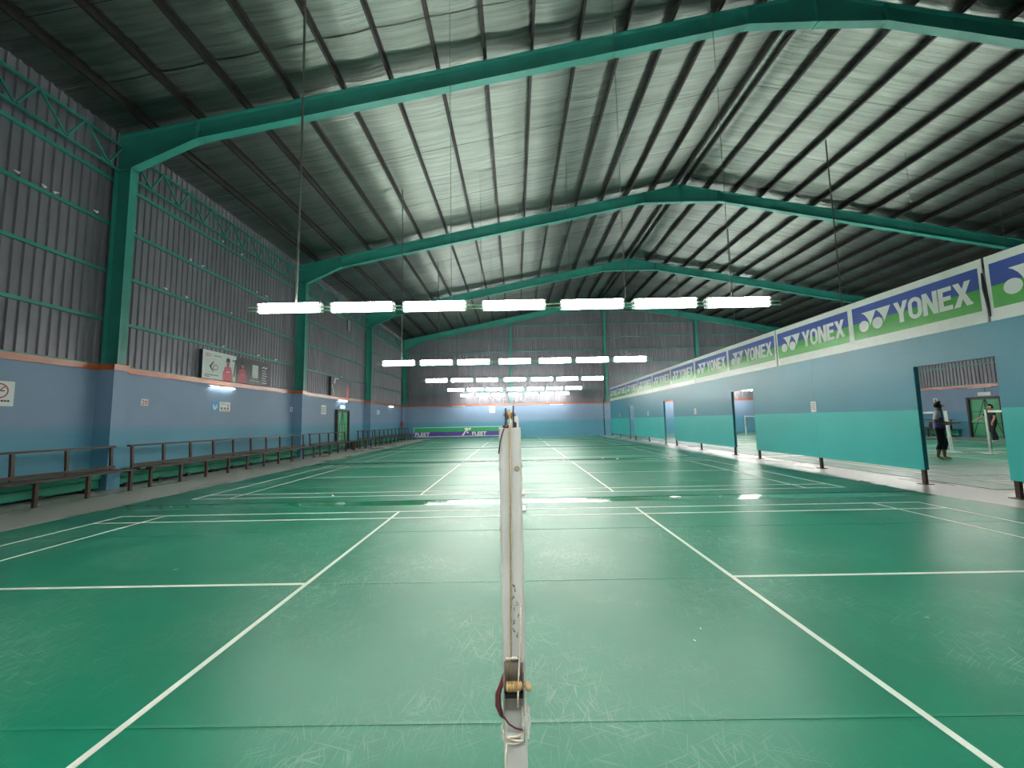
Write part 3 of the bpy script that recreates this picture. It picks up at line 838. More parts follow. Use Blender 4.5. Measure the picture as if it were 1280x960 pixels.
box('poster_board', (PWX - .06, 22.6, 3.12), (PWX + .02, 25.3, 4.2), 'dark_print', t)
fd = lambda s, z, d: (PWX + .02 + d, 22.6 + s, z)
MB().prism([(2.1, 3.13), (2.4, 3.13), (2.42, 3.7), (2.35, 3.8), (2.2, 3.8), (2.12, 3.7)], fd, .001).build('pink_figure', 'pink', t)
MB().prism([(2.27 + .06 * math.cos(k), 3.88 + .08 * math.sin(k)) for k in (0, 1.05, 2.1, 3.14, 4.2, 5.2)], fd, .001).build('figure_face', 'skin_print', t)
MB().prism([(.35, 3.85), (.5, 3.85), (.6, 4.12), (1.0, 4.12), (1.0, 4.17), (.5, 4.17)], fd, .001).build('pale_stroke', 'paper', t)
MB().prism([(.1, 3.75), (.15, 3.75), (.42, 3.3), (.42, 3.15), (.36, 3.15), (.36, 3.3)], fd, .001).build('pale_stroke', 'paper', t)
for k in range(4): MB().prism([(.8 + .05 * k, 3.3 + .14 * k), (1.3 - .06 * k, 3.3 + .14 * k), (1.3 - .06 * k, 3.34 + .14 * k), (.8 + .05 * k, 3.34 + .14 * k)], fd, .001).build('small_print', 'rod', t)

SWX = WX
def sign(name, y0, y1, z0, z1, label, m='paper', cat='sign'):
    t = thing(name, label, cat, (SWX, y0, z0))
    box('sheet', (0, 0, 0), (.006, y1 - y0, z1 - z0), m, t)
    return t, (lambda s, z, d: (.006 + d, s, z))
# no smoking sign
t, f2 = sign('no_smoking_sign', 7.85, 8.3, 1.99, 2.5, 'white no smoking sign with a red ring, at the left picture edge')
cx, cz = .2, .31; N = 28
mb = MB(); A = [(cx + .155 * math.cos(2 * PI * k / N), cz + .155 * math.sin(2 * PI * k / N)) for k in range(N)]; B = [(cx + .13 * math.cos(2 * PI * k / N), cz + .13 * math.sin(2 * PI * k / N)) for k in range(N)]
mb.add([f2(a, b, .002) for a, b in A + B], [(i, (i + 1) % N, N + (i + 1) % N, N + i) for i in range(N)]); mb.build('red_ring', 'red', t)
MB().prism([(cx - .1, cz - .085), (cx - .085, cz - .1), (cx + .1, cz + .085), (cx + .085, cz + .1)], f2, .002).build('red_slash', 'red', t)
MB().prism([(cx - .09, cz - .012), (cx + .09, cz - .012), (cx + .09, cz + .01), (cx - .09, cz + .01)], f2, .001).build('cigarette', 'black', t)
MB().prism([(cx - .05, cz + .03), (cx - .02, cz + .05), (cx - .05, cz + .08), (cx - .06, cz + .075), (cx - .035, cz + .05), (cx - .06, cz + .03)], f2, .001).build('smoke_curl', 'black', t)
for k, wd in enumerate((.035, .035, .02, .04, .04, .04, .04)):
    s0 = .04 + k * .05; MB().prism([(s0, .085), (s0 + wd, .085), (s0 + wd, .125), (s0, .125)], f2, .001).build('letter_block', 'dark_print', t)
# number sign
t, f2 = sign('number_sign', 11.16, 11.38, 2.12, 2.3, 'small white number sign with a red 20 beside the nearest pilaster')
me = text_mesh('20', .17, 0, .004); o = link('red_numerals', me, 'red', t); o.location = (.0075, .11, .03); o.rotation_euler = (PI / 2, 0, PI / 2)
# blue poster and white poster
t, f2 = sign('blue_poster', 13.76, 14.15, 2.02, 2.36, 'small blue poster with a white swirl below the lit wall lamp', 'paper_blue', 'poster')
MB().prism([(.1, .08), (.2, .05), (.3, .14), (.28, .26), (.22, .2), (.18, .12), (.14, .22), (.08, .26)], f2, .001).build('white_swirl', 'paper', t)
t, f2 = sign('white_poster', 14.17, 14.7, 2.02, 2.36, 'small white poster with tiny pictures beside the blue poster', 'paper', 'poster')
for k in range(3): MB().prism([(.06 + k * .15, .08), (.14 + k * .15, .08), (.14 + k * .15, .15), (.06 + k * .15, .15)], f2, .001).build('tiny_picture', 'dark_print', t)
MB().prism([(.04, .02), (.5, .02), (.5, .04), (.04, .04)], f2, .001).build('red_line', 'red', t)
MB().prism([(.36, .19), (.46, .19), (.43, .3), (.4, .3)], f2, .001).build('tiny_figure', 'print_green', t)
MB().prism([(.06, .26), (.32, .26), (.32, .285), (.06, .285)], f2, .001).build('text_line', 'rod', t)
t, f2 = sign('number_sign', 18.65, 18.85, 2.13, 2.33, 'tiny white number sign left of the second pilaster')
MB().prism([(.06, .05), (.14, .05), (.14, .15), (.06, .15)], f2, .001).build('numeral_block', 'red', t)
t, f2 = sign('paper_notice', 21.65, 22.2, 2.05, 2.55, 'white double paper notice between the second pilaster and the double door', 'paper', 'notice')
for k in range(5): MB().prism([(.06, .07 + k * .07), (.46, .07 + k * .07), (.46, .1 + k * .07), (.06, .1 + k * .07)], f2, .001).build('text_line', 'rod', t)
t, f2 = sign('paper_notice', 30.4, 31.0, 2.2, 2.5, 'white paper notice just past the third pilaster', 'paper', 'notice')
MB().prism([(.1, .06), (.28, .06), (.28, .24), (.1, .24)], f2, .001).build('picture', 'rod', t)
# notice on the outer wall of the next hall
t = thing('paper_notice', 'small white notice on the blue wall seen above the walking player', 'notice', (WXR - .006, 26.3, 2.15)); box('sheet', (0, -.12, 0), (.006, .12, .26), 'paper', t)
box('picture', (-.001, -.06, .06), (0, .06, .2), 'rod', t)
# notice on the far wall
t = thing('paper_notice', 'white paper notice high on the far blue wall behind the net post', 'notice', (-2.4, YB, 2.3)); box('sheet', (0, -.006, 0), (.52, 0, .6), 'paper', t)
for k in range(4): box('text_line', (.08, -.008, .1 + k * .12), (.44, -.006, .14 + k * .12), 'rod', t)
# fire extinguisher
t = thing('fire_extinguisher', 'red fire extinguisher on the left wall by the far corner', 'extinguisher', (WX + .18, 36.6, 1.1))
MB().tube([(0, 0, 0), (0, 0, .02), (0, 0, .42), (0, 0, .5), (0, 0, .54)], [.07, .085, .085, .05, .025], 12).build('cylinder', 'red', t, True)
MB().tube([(0, 0, .54), (0, 0, .58)], .02, 8).build('valve', 'steel', t); MB().bar((0, -.02, .6), (0, .12, .62), .02).build('lever', 'black', t)
MB().tube([(.02, 0, .56), (.1, 0, .5), (.1, .02, .25)], .012, 6).build('hose', 'black', t); box('wall_bracket', (-.16, -.04, .3), (-.07, .04, .34), 'black', t)

# low banner at the far wall
t = thing('floor_banner', 'low green and purple banner standing along the foot of the far wall', 'banner', (0, YB - .35, 0))
box('banner_core', (-9.45, 0, .16), (-.75, .03, 1.04), 'white', t)
box('green_field', (-9.4, -.003, .62), (-.8, 0, 1.0), 'fleet_green', t); box('purple_field', (-9.4, -.003, .22), (-.8, 0, .62), 'fleet_purple', t)
for x in (-9.3, -7.2, -5.1, -3.0, -.9): box('stand_foot', (x - .03, -.12, 0), (x + .03, .18, .16), 'rod', t)
def fleet(x0, logo=True):
    me = text_mesh('FLEET', .46, 0, .014, 'LEFT'); o = link('lettering', me, 'plain_white', t); o.location = (x0, -.006, .25); o.rotation_euler = (PI / 2, 0, 0); o.scale = (1.15, 1, 1)
    if logo:
        f3 = lambda a, b, d: (x0 - .95 + a, -.006 - d, .25 + b)
        MB().prism([(0, 0), (.2, 0), (.42, .4), (.6, .4), (.56, .52), (.72, .68), (.3, .68), (.24, .55), (.42, .55)], f3, .001).build('logo', 'plain_white', t)
        MB().prism([(.62, .5), (.8, .5), (.9, .7), (.76, .7)], f3, .001).build('logo', 'plain_white', t)
        MB().prism([(.46, .22), (.66, .2), (.6, .34), (.5, .34)], f3, .001).build('logo', 'plain_white', t)
fleet(-4.05); fleet(-9.33, False)
for k in range(4): box('faint_stroke', (-6.6 + .16 * k, -.005, .34), (-6.56 + .16 * k, -.003, .62), 'rod', t)
# drain pipe by the end of the partition
t = thing('drain_pipe', 'thin dark drain pipe in the corner where the partition meets the far wall', 'pipe', (8.3, YB - .16, 0))
MB().tube([(0, 0, 0), (0, 0, 3.4)], .045, 10).build('pipe', 'dark_steel', t, True)
for z in (.6, 1.7, 2.8): box('pipe_clip', (-.06, -.05, z), (.06, .05, z + .04), 'steel', t)

# ------------------------------------------------------------------ net posts and nets
PXC = -0.0125
def rounded_sq(h, r, n=3):
    P = []
    for cx, cy, a0 in ((h - r, h - r, 0), (-h + r, h - r, 90), (-h + r, -h + r, 180), (h - r, -h + r, 270)):
        for k in range(n + 1):
            a = math.radians(a0 + 90 * k / n); P.append((cx + r * math.cos(a), cy + r * math.sin(a)))
    return P
def pole_mesh(h=.0238, top=1.457):
    m = MB(); P = rounded_sq(h, .007)
    m.prism(P, lambda a, b, d: (a, b, .02 + d), top - .02)
    return m.mesh('pole')
def near_post(y):
    t = thing('net_post', 'worn white net post with winch in the foreground', 'net post', (PXC, y, 0.009))
    link('pole', pole_mesh(), 'post', t)
    b = box('base_plate', (-.16, -.2, 0), (.16, .2, .02), 'post', t)
    for x in (-.12, .12):
        for yy in (-.15, .15): MB().tube([(x, yy, .02), (x, yy, .034)], .012, 6).build('bolt', 'steel', b)
    F = -.0238   # front face
    # pulley head
    for x, zt in ((-.0085, 1.502), (.0085, 1.507)):
        MB().prism([(-.016, 1.44), (.016, 1.44), (.014, zt - .008), (.006, zt), (-.006, zt), (-.014, zt - .008)], lambda a, z, d: (x - .0018 + d, a, z), .0036).build('pulley_plate', 'dark_steel', t)
    w = MB().tube([(-.006, 0, 1.487), (-.003, 0, 1.487), (.003, 0, 1.487), (.006, 0, 1.487)], [.012, .008, .008, .012], 14).build('pulley_wheel', 'brass', t)
    MB().tube([(-.014, 0, 1.487), (.014, 0, 1.487)], .003, 6).build('pulley_axle', 'steel', w)
    box('top_cap', (-.0236, -.0236, 1.4565), (.0236, .0236, 1.459), 'post', t)
    # cords
    MB().tube([(.0, .02, 1.478), (.0, .004, 1.497), (.0, -.008, 1.494), (.0005, -.0125, 1.48), (-.0005, F - .004, 1.455), (-.003, F - .003, 1.2), (-.006, F - .003, 1.0), (-.0105, F - .006, .95)], .0019, 6).build('cord', 'cord', t, True)
    MB().tube([(-.008, -.012, 1.478), (-.011, F + .002, 1.4605), (-.015, F - .002, 1.45), (-.021, F - .002, 1.43), (-.0245, F + .004, 1.405)], .0013, 6).build('string', 'black', t, True)
    MB().tube([(-.013, F + .006, 1.4615), (-.006, F - .001, 1.4625), (-.002, F + .004, 1.461)], .0035, 6).build('knot', 'maroon', t, True)
    # paint chips and rivets
    for x, z, r in ((.0135, 1.372, .0045),):
        MB().tube([(x, F - .001, z), (x, F + .001, z)], r * 1.25, 10).build('rivet', 'black', t); MB().tube([(x, F - .0016, z), (x, F, z)], r, 10).build('rivet', 'cord', t)
    for s, z in ((-1, 1.372), (1, 1.378), (1, 1.35), (-1, 1.245)):
        MB().tube([(s * .0236, -.012, z), (s * .0246, -.012, z)], .0055, 8).build('side_rivet', 'cord' if z == 1.35 else 'black', t)
    # handwriting: short pen strokes
    rnd = random.Random(3)
    for k in range(9):
        z = 1.135 - k * .0125 + rnd.uniform(-.002, .002); x = .002 + rnd.uniform(-.004, .006)
        pts = [(x + rnd.uniform(-.004, .005), F - .0007, z + rnd.uniform(-.005, .005)) for _ in range(4)]
        MB().tube(pts, .0006, 4).build('pen_stroke', 'ink', t)
    # winch
    wb = MB()
    for x in (-.021, .018): wb.box((x - .0012, F - .028, .9), (x + .0012, F + .012, .98))
    wb.box((-.021, F - .0025, .895), (.018, F - .0005, .985)); wn = wb.build('winch_bracket', 'steel', t)
    pts = []; sp = MB()
    for k in range(60):
        a = k * .8; pts.append((-.0165 + .030 * k / 59, F - .018 + .0075 * math.cos(a), .948 + .0075 * math.sin(a)))
    sp.tube(pts, .0022, 5); sp.tube([(-.018, F - .018, .948), (.016, F - .018, .948)], .006, 8); sp.build('cord_spool', 'brass', wn, True)
    MB().tube([(-.026, F - .018, .948), (.027, F - .018, .948)], .0028, 8).build('axle', 'steel', wn)
    MB().tube([(.021, F - .018, .948), (.024, F - .018, .948), (.032, F - .018, .948), (.033, F - .018, .948)], [.006, .0075, .0075, .005], 10).build('axle_nut', 'brass', wn)
    box('pawl_bar', (-.02, F - .012, .922), (.017, F - .004, .931), 'black', wn)
    MB().tube([(-.017, F - .003, .992), (.0, F - .004, .994), (.009, F - .003, .993)], .0028, 6).build('cord_tie', 'rope', t, True)
    MB().ball((.0095, F - .003, .992), (.004, .003, .005)).build('cord_tie_knot', 'black', t)
    MB().tube([(.016, F - .002, 1.1), (.014, F - .004, 1.04), (.010, F - .006, .985), (.008, F - .014, .955), (.007, F - .028, .94), (.006, F - .027, .915)], .0018, 6).build('loose_cord', 'rope', t, True)
    MB().tube([(-.022, F - .02, .972), (-.026, F - .02, .955), (-.033, F - .02, .935), (-.033, F - .02, .915), (-.027, F - .02, .898), (-.02, F - .012, .885)], [.002, .004, .0055, .006, .0045, .002], 8).build('maroon_strap', 'maroon', t, True)
    MB().tube([(-.024, F - .016, .893), (-.012, F - .009, .872), (.0, F - .005, .862), (.015, F - .003, .857)], .0016, 6).build('maroon_cord', 'maroon', t, True)
    # rope windings and torn film lower down
    for z0, tl, off in ((.845, .006, 0), (.838, -.005, .001), (.832, .004, 0)):
        R = .0275 + off; ring = [(R * math.cos(2 * PI * k / 18) * (1 if abs(math.cos(2 * PI * k / 18)) < .9 else .98), R * math.sin(2 * PI * k / 18), z0 + tl * math.cos(2 * PI * k / 18)) for k in range(19)]
        MB().tube(ring, .0022, 6, False).build('rope_winding', 'rope', t, True)
    MB().tube([(-.018, F - .004, .833), (-.022, F - .006, .8), (-.02, F - .005, .76), (-.0235, F - .003, .7)], .0016, 6).build('loose_cord', 'rope', t, True)
    MB().tube([(.019, F - .003, .915), (.021, F - .003, .87), (.018, F - .005, .835)], .0016, 6).build('loose_cord', 'rope', t, True)
    fm_ = MB(); rnd = random.Random(5); vs = []
    for i in range(5):
        for j in range(4):
            vs.append((.012 + .006 * j + rnd.uniform(-.002, .003), F - .003 + rnd.uniform(-.004, .002) + .002 * j, .90 - .016 * i + rnd.uniform(-.004, .004)))
    fm_.add(vs, [(i * 4 + j, i * 4 + j + 1, i * 4 + j + 5, i * 4 + j + 4) for i in range(4) for j in range(3)]); fm_.build('torn_film', 'wrap', t)
    return t
near_post(Y0 + .03)
# plain post used for every other court
pm_ = pole_mesh(.0225, 1.55); 
def plain_post(x, y, label, group, m='post_hall', lean=0.0, wide=1.0):
    t = thing('net_post', label, 'net post', (x, y, 0.0095), 0, group)
    me = pole_me
    po = link('pole', me, None, t); po.scale = (wide, wide, 1); po.rotation_euler = (lean, 0, 0)
    link('base_plate', base_me, None, t); link('pulley_head', head_me, None, t).rotation_euler = (lean, 0, 0)
    return t
pole_me = pm_; pole_me.materials.append(M['post_hall'])
base_me = MB().box((-.16, -.2, 0), (.16, .2, .02)).mesh('base_plate'); base_me.materials.append(M['post_hall'])
head_me = MB().box((-.012, -.014, 1.55), (-.008, .014, 1.575)).box((.008, -.014, 1.55), (.012, .014, 1.575)).tube([(-.008, 0, 1.562), (.008, 0, 1.562)], .01, 10).mesh('pulley_head'); head_me.materials.append(M['dark_steel'])
# net: white top tape, side tapes, mesh of threads
NL = 5.98
def sagz(t): return -.024 * (1 - (2 * t - 1) ** 2)
nm = MB()
nv, nh = 150, 19
for k in range(nv + 1):
    t = k / nv; y = NL * t; nm.bar((0, y, .77 + sagz(t)), (0, y, 1.49 + sagz(t)), .002, .002)
for j in range(nh + 1):
    z = .77 + .72 * j / nh
    for k in range(6):
        t0, t1 = k / 6, (k + 1) / 6
        nm.bar((0, NL * t0, z + sagz(t0)), (0, NL * t1, z + sagz(t1)), .002, .002)
net_me = nm.mesh('net_threads'); net_me.materials.append(M['net'])
tp = MB()
for k in range(8):
    t0, t1 = k / 8, (k + 1) / 8
    tp.bar((0, NL * t0, 1.5 + sagz(t0)), (0, NL * t1, 1.5 + sagz(t1)), .005, .075)
tape_me = tp.mesh('top_tape'); tape_me.materials.append(M['plain_white'])
side_me = MB().box((-.003, 0, .77), (.003, .03, 1.46)).box((-.003, NL - .03, .77), (.003, NL, 1.46)).mesh('side_tape'); side_me.materials.append(M['maroon'])
tie_me = MB().tube([(0, -.0172, 1.5), (0, 0.01, 1.5)], .003, 5).tube([(0, NL - .01, 1.5), (0, NL + .0172, 1.5)], .003, 5).mesh('tie_cord'); tie_me.materials.append(M['rope'])
def net(x, y, label, group, dz=0.0):
    t = thing('badminton_net', label, 'net', (x, y, dz), 0, group)
    o = link('net_threads', net_me, None, t); o['kind'] = 'stuff'
    link('top_tape', tape_me, None, t); link('side_tape', side_me, None, t); link('tie_cord', tie_me, None, t)
    return t
tnet = net(PXC, Y0 + .09, 'badminton net of the nearest court, edge-on behind the foreground post', 'nets in the hall', -.03)
# white and maroon tape end folded over beside the pulley
te = MB().prism([(.002, 1.468), (.0175, 1.466), (.0175, 1.512), (.015, 1.524), (.004, 1.526)], lambda a, z, d: (a + .0025, -.035 + d, z), .003).build('tape_end', 'plain_white', tnet)
MB().prism([(.0045, 1.485), (.0125, 1.485), (.0125, 1.508), (.009, 1.511), (.005, 1.508)], lambda a, z, d: (a + .0025, -.0362 + d, z), .001).build('maroon_patch', 'maroon', tnet)
plain_post(PXC, Y0 + 6.1, 'white net post at the far side of the nearest court, behind the foreground post', 'net posts in line behind the foreground post')
for i in range(1, NC):
    yb = Y0 + i * PITCH
    plain_post(0, yb + .02, 'white net post in line behind the foreground post', 'net posts in line behind the foreground post')
    plain_post(0, yb + 6.08, 'white net post in line behind the foreground post', 'net posts in line behind the foreground post')
    net(0, yb + .06, 'badminton net in line behind the foreground post', 'nets in the hall')
for i in range(NC):
    yb = Y0 + i * PITCH
    la = 'white net post seen through the second opening' if i == 4 else 'white net post of the next hall, behind the partition'
    lb = 'white net post seen through the second opening' if i == 3 else 'white net post of the next hall, behind the partition'
    if i == 2: la = 'leaning white net post just right of the walking player'
    if i == 1: lb = 'upright white net post in front of the player in black'
    plain_post(XC2 - (.25 if i == 2 else 0), yb + (-.45 if i == 2 else .02), la, 'net posts in the next hall', lean=-.06 if i == 2 else 0, wide=1.7)
    plain_post(XC2, yb + 6.08, lb, 'net posts in the next hall', wide=1.7)
    ln = 'badminton net of the next hall, hidden behind the partition'
    if i == 1: ln = 'net of the next hall running right from the upright post'
    if i == 2: ln = 'net of the next hall whose white tape runs behind the walking player'
    if i > 2: ln = 'net of the next hall with white tape, at the second opening'
    net(XC2, yb + .06, ln, 'nets in the next hall')

# ------------------------------------------------------------------ shuttlecocks
sk = MB(); n = 16
for k in range(n):
    a = 2 * PI * k / n; b = a + 2 * PI / n * .8
    for (r0, r1, z0, z1) in ((.012, .033, .02, .085),):
        sk.add([(r0 * math.cos(a), r0 * math.sin(a), z0), (r0 * math.cos(b), r0 * math.sin(b), z0), (r1 * math.cos(b + .1), r1 * math.sin(b + .1), z1), (r1 * math.cos((a + b) / 2 + .05), r1 * math.sin((a + b) / 2 + .05), z1 + .006), (r1 * math.cos(a), r1 * math.sin(a), z1)], [(0, 1, 2, 3, 4)])
skirt_me = sk.mesh('feather_skirt'); skirt_me.materials.append(M['feather'])
cork_me = MB().tube([(0, 0, -.004), (0, 0, 0.0), (0, 0, .012), (0, 0, .024)], [.004, .010, .0135, .0135], 12).mesh('cork'); cork_me.materials.append(M['cork'])
def shuttle(x, y, z, label, rx=1.2, rz=0.0, group='shuttlecocks on the mats', sc=1.0):
    t = thing('shuttlecock', label, 'shuttlecock', (x, y, z), rz, group); t.rotation_euler = (rx, 0, rz); t.scale = (sc,) * 3
    link('feather_skirt', skirt_me, None, t); link('cork', cork_me, None, t)
shuttle(-3.83, 8.55, .03, 'white shuttlecock lying on the near line of the second mat, left of the post', 1.95, .6, sc=1.15)
shuttle(3.71, 15.2, .03, 'white shuttlecock lying near the strip beyond the second mat, right of the post', 1.95, 2.2, sc=1.15)
shuttle(3.35, 15.65, .03, 'faint white shuttlecock on the third mat, right of the post', 1.95, 4.0)
# loose feather bits
fb = MB().add([(-.022, 0, 0), (-.01, .007, .002), (.016, .009, .004), (.026, 0, .003), (.016, -.008, .004), (-.01, -.006, .002)], [(0, 1, 2, 3, 4, 5)]).add([(-.04, 0, .001), (.02, .0012, .0045), (.02, -.0012, .0045)], [(0, 1, 2)]).mesh('feather_bit'); fb.materials.append(M['feather'])
for x, y, l, s in ((-3.57, 4.35, 'white feather bit on the nearest mat, left of the left service line', 1.0), (2.47, 5.42, 'white feather bit on the nearest mat beside the right service line', .8),
                (1.16, 2.84, 'larger of two tiny feather bits close together right of the post', .5), (1.27, 2.99, 'smaller of two tiny feather bits close together right of the post', .4),
                (2.95, 3.09, 'tiny feather bit on the nearest mat at the right, past the right service line', .5), (-6.49, 7.72, 'feather bit near the left end of the shiny green strip', 1.0), (3.79, 7.74, 'feather bit on the shiny green strip at the right', 1.0)):
    o = link('feather_bit', fb); o.location = (x, y, .0095); o.rotation_euler = (0, 0, random.uniform(0, 6)); o.scale = (s,) * 3
    tag(o, l, 'feather', 'feather bits on the floor')
# shuttlecocks caught on the wall girts
rnd = random.Random(11); spots = []
GZ = {4.28: 'lowest', 5.55: 'second', 6.82: 'third', 8.02: 'topmost'}
for z, yl in ((6.82, (7.9, 8.4, 8.75, 9.5)), (5.55, (11.6, 12.4, 14.4)), (6.82, (10.5, 12.5, 13.1, 15.9, 16.4)), (8.02, (13.9, 15.0)), (4.28, (13.6, 14.2, 16.2, 17.4, 21.0, 24.0))):
    for q, y in enumerate(yl):
        shuttle(WX + .12 - .06, y, z + .08, 'tiny shuttlecock stuck on the %s wall girt %s, place %d along' % (GZ[z], 'before the nearest column' if y < 10 else 'past the nearest column', q + 1), 1.9, rnd.uniform(0, 6), 'shuttlecocks stuck on the wall girts')

# ------------------------------------------------------------------ people
def skin_body(J, E, root):
    names = list(J); me = bpy.data.meshes.new('body')
    me.from_pydata([J[n][0] for n in names], [(names.index(a), names.index(b)) for a, b in E], [])
    ob = bpy.data.objects.new('body_tmp', me); COL.objects.link(ob)
    sm = ob.modifiers.new('skin', 'SKIN'); sm.use_smooth_shade = True
    for i, n in enumerate(names):
        sv = me.skin_vertices[0].data[i]; r = J[n][1]
        sv.radius = (r, r) if not isinstance(r, tuple) else r
        sv.use_root = (n == root)
    ss = ob.modifiers.new('sub', 'SUBSURF'); ss.levels = 2; ss.render_levels = 2
    dg = bpy.context.evaluated_depsgraph_get()
    out = bpy.data.meshes.new_from_object(ob.evaluated_get(dg))
    bpy.data.objects.remove(ob)
    return out
def join_mb(me, mb, name='body'):
    """append extra geometry (fingers, nose, ears) to the body mesh"""
    bm = bmesh.new(); bm.from_mesh(me)
    vs = [bm.verts.new(v) for v in mb.v]
    for f in mb.f: bm.faces.new([vs[i] for i in f])
    bm.to_mesh(me); bm.free(); me.update(); return me
def garment(body_me, name, pred, off, m, parent):
    bm = bmesh.new(); bm.from_mesh(body_me); bm.normal_update()
    bad = [f for f in bm.faces if not pred(f.calc_center_median())]
    nor = {v.index: v.normal.copy() for v in bm.verts}
    bmesh.ops.delete(bm, geom=bad, context='FACES')
    for v in bm.verts: v.co += v.normal * off
    me = bpy.data.meshes.new(name); bm.to_mesh(me); bm.free()
    return link(name, me, m, parent, True)
def hand(mb, wrist, d, up, side, curl=.5):
    """five fingers of different length rooted in the palm at the end of the wrist"""
    w, d, up = Vector(wrist), Vector(d).normalized(), Vector(up).normalized(); s = d.cross(up).normalized() * side
    palm = w + d * .05
    for k, ln in enumerate((.066, .074, .07, .054)):
        p0 = palm + s * (-.027 + .018 * k) + d * .02
        p1 = p0 + d * ln * .5; p2 = p1 + (d * (1 - curl) - up * curl).normalized() * ln * .35; p3 = p2 + (d * (1 - 1.6 * curl) - up * curl * 1.4).normalized() * ln * .25
        mb.tube([p0, p1, p2, p3], [.0095, .009, .008, .006], 6)
    p0 = w + d * .03 - s * .025; mb.tube([p0, p0 - s * .025 + d * .02, p0 - s * .03 + d * .045 - up * .01], [.011, .0095, .007], 6)
def face(mb, c, fwd):
    """nose, ears and eye sockets on a head centred at c"""
    c, f = Vector(c), Vector(fwd).normalized(); s = Vector((0, 0, 1)).cross(f)
    mb.tube([c + f * .09 + Vector((0, 0, .015)), c + f * .118 + Vector((0, 0, -.02)), c + f * .092 + Vector((0, 0, -.03))], [.008, .015, .012], 6)
    for q in (-1, 1): mb.ball(tuple(c + s * q * .084 - f * .01), (.014, .014, .03))
    mb.tube([c + f * .098 - s * .025 + Vector((0, 0, -.052)), c + f * .104 + Vector((0, 0, -.052)), c + f * .098 + s * .025 + Vector((0, 0, -.052))], [.005, .008, .005], 6)
def make_person(label, loc, rz, J, hands, headfwd, skin, cloth, hair, sc=1.06):
    t = thing('person', label, 'person', loc, rz)
    E = [('pelvis', 'waist'), ('waist', 'chest'), ('chest', 'neck'), ('neck', 'chin'), ('chin', 'head'), ('head', 'crown')]
    for s in 'LR':
        E += [('chest', 'sh' + s), ('sh' + s, 'el' + s), ('el' + s, 'wr' + s), ('wr' + s, 'pa' + s), ('pelvis', 'hi' + s), ('hi' + s, 'kn' + s), ('kn' + s, 'ca' + s), ('ca' + s, 'an' + s), ('an' + s, 'to' + s)]
    me = skin_body(J, E, 'pelvis')
    ex = MB()
    for s, d, up, sd, cu in hands: hand(ex, J['wr' + s][0], d, up, sd, cu)
    hc = Vector(J['head'][0]); face(ex, hc, headfwd)
    gm = me.copy()
    join_mb(me, ex)
    body = link('body', me, skin, t, True)
    for nm, pred, off, m in cloth: garment(gm, nm, pred, off, m, t)
    f = Vector(headfwd).normalized(); sd = Vector((0, 0, 1)).cross(f)
    hb = MB(); hb.ball((0, 0, 0), 1.0, 14, 10)
    vs = []
    for v in hb.v:
        p = Vector(v); q = hc + sd * p.x * .098 + f * p.y * .112 + Vector((0, 0, p.z * .128 + .022)) - f * .014
        vs.append(q)
    keep = [i for i, v in enumerate(hb.v) if not (v[1] > .35 and v[2] < .42) and v[2] > -.62]
    ks = set(keep); hm_ = MB(); hm_.v = [tuple(v) for v in vs]; hm_.f = [fc for fc in hb.f if all(i in ks for i in fc)]
    hm_.build('hair', hair, t, True); t.scale = (sc,) * 3
    for q in (-1, 1): MB().ball(tuple(hc + f * .092 + sd * q * .034 + Vector((0, 0, .014))), .011, 8, 6).build('eye', 'eye', t, True)
    return t
# the walking player: forward is +x locally, left is +y
JA = {
 'pelvis': ((0, 0, .93), .125), 'waist': ((.0, 0, 1.08), .115), 'chest': ((.02, 0, 1.29), .135), 'neck': ((.03, 0, 1.46), .055), 'chin': ((.045, 0, 1.52), .06),
 'head': ((.05, 0, 1.60), .088), 'crown': ((.045, 0, 1.67), .065),
 'shL': ((.02, .17, 1.39), .06), 'elL': ((.06, .22, 1.12), .045), 'wrL': ((.30, .16, 1.08), .03), 'paL': ((.36, .15, 1.09), .026),
 'shR': ((-.02, -.17, 1.39), .06), 'elR': ((-.10, -.24, 1.13), .045), 'wrR': ((.13, -.2, 1.05), .03), 'paR': ((.19, -.19, 1.05), .026),
 'hiL': ((0, .09, .86), .10), 'knL': ((.1, .09, .48), .066), 'caL': ((.07, .09, .33), .056), 'anL': ((.06, .09, .08), .036), 'toL': ((.2, .1, .04), .034),
 'hiR': ((0, -.09, .86), .10), 'knR': ((.0, -.09, .48), .066), 'caR': ((-.06, -.09, .33), .056), 'anR': ((-.1, -.09, .09), .036), 'toR': ((.03, -.1, .036), .034)}
def torso(c): return .93 < c.z < 1.47 and abs(c.y) < .165 and c.x < .16
clothA = [('shirt', torso, .014, 'shirt_blue'),
          ('sleeve', lambda c: abs(c.y) >= .15 and c.z > 1.2 and c.x < .12, .016, 'shirt_white'),
          ('capri_trousers', lambda c: .3 < c.z <= .95 and abs(c.y) < .2, .014, 'cloth_dark'),
          ('shoe', lambda c: c.z < .085 and c.y > 0, .012, 'shoe'), ('shoe', lambda c: c.z < .085 and c.y < 0, .012, 'shoe')]
FA = math.atan2(-.62, .785)
pA_loc = (13.42, 13.0, .009)
make_person('person in a blue top and dark capri trousers walking with a racket', pA_loc, FA, JA,
            [('L', (1, -.1, .05), (0, 0, 1), 1, .75), ('R', (1, .1, 0), (0, 0, 1), -1, .7)], (1, .35, .05), 'skin', clothA, 'hair')
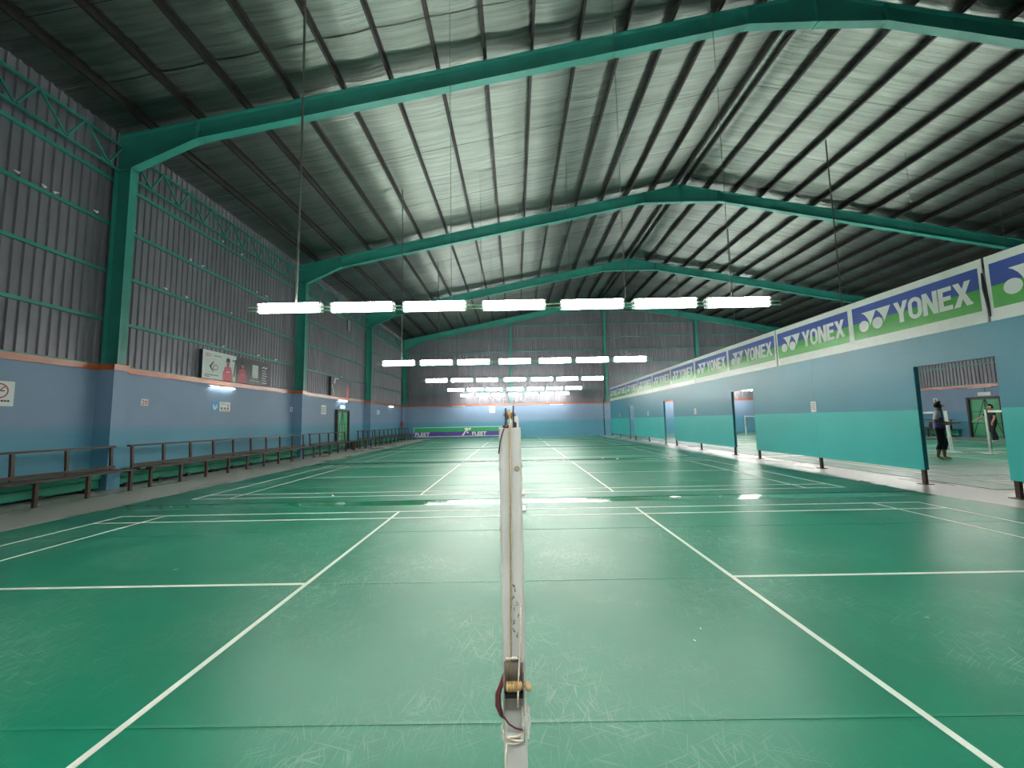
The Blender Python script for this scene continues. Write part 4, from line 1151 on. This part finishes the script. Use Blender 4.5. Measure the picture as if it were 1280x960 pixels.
def racket(loc, rz, ry, label):
    t = thing('badminton_racket', label, 'racket', loc, rz); t.rotation_euler = (0, ry, rz)
    MB().tube([(-.08, 0, 0), (.09, 0, 0)], .0135, 8).build('grip', 'black', t); MB().tube([(.09, 0, 0), (.32, 0, 0)], .0045, 6).build('shaft', 'dark_steel', t)
    ring = [(.43 + .115 * math.cos(2 * PI * k / 24), .095 * math.sin(2 * PI * k / 24), 0) for k in range(25)]
    MB().tube(ring, .006, 6, False).build('head_frame', 'cork', t)
    st = MB()
    for k in range(-4, 5):
        y = k * .02; h = .115 * math.sqrt(max(0, 1 - (y / .095) ** 2)); st.bar((.43 - h, y, 0), (.43 + h, y, 0), .002, .002)
    for k in range(-5, 6):
        x = k * .02; h = .095 * math.sqrt(max(0, 1 - (x / .115) ** 2)); st.bar((.43 + x, -h, 0), (.43 + x, h, 0), .002, .002)
    st.build('strings', 'plain_white', t)['kind'] = 'stuff'
c, s = math.cos(FA), math.sin(FA)
hx, hy = .42, .155
racket((pA_loc[0] + c * hx - s * hy, pA_loc[1] + s * hx + c * hy, 1.155), FA, -.12, 'badminton racket held forward by the walking person in the blue top')
# the player in black, arm stretched to the picture's left
JB = {k: v for k, v in JA.items()}
JB.update({'elR': ((.16, -.3, 1.2), .045), 'wrR': ((.36, -.36, 1.05), .03), 'paR': ((.42, -.38, 1.02), .026),
           'elL': ((.02, .24, 1.13), .045), 'wrL': ((.12, .24, .9), .03), 'paL': ((.15, .24, .84), .026),
           'knL': ((.14, .14, .47), .066), 'caL': ((.1, .15, .33), .056), 'anL': ((.1, .16, .08), .036), 'toL': ((.23, .17, .04), .034),
           'knR': ((-.04, -.14, .48), .066), 'caR': ((-.1, -.15, .33), .056), 'anR': ((-.14, -.15, .09), .036), 'toR': ((-.0, -.17, .036), .034)})
clothB = [('shirt', lambda c: (.93 < c.z < 1.47 and abs(c.y) < .17 and c.x < .17) or (c.z > 1.22 and c.z < 1.47 and abs(c.y) >= .15), .016, 'cloth_dark'),
          ('trousers', lambda c: .1 < c.z <= .95 and abs(c.y) < .22 and c.x < .24, .016, 'cloth_dark'),
          ('shoe', lambda c: c.z < .09 and c.y > 0, .012, 'shoe_white'), ('shoe', lambda c: c.z < .09 and c.y < 0, .012, 'shoe_white')]
make_person('person in black clothes and white shoes behind an upright net post', (23.1, 19.85, .009), math.atan2(.45, -.9), JB,
            [('L', (.1, 0, -1), (-1, 0, 0), 1, .4), ('R', (.9, -.3, -.3), (0, 0, 1), -1, .25)], (1, .1, 0), 'skin2', clothB, 'hair')
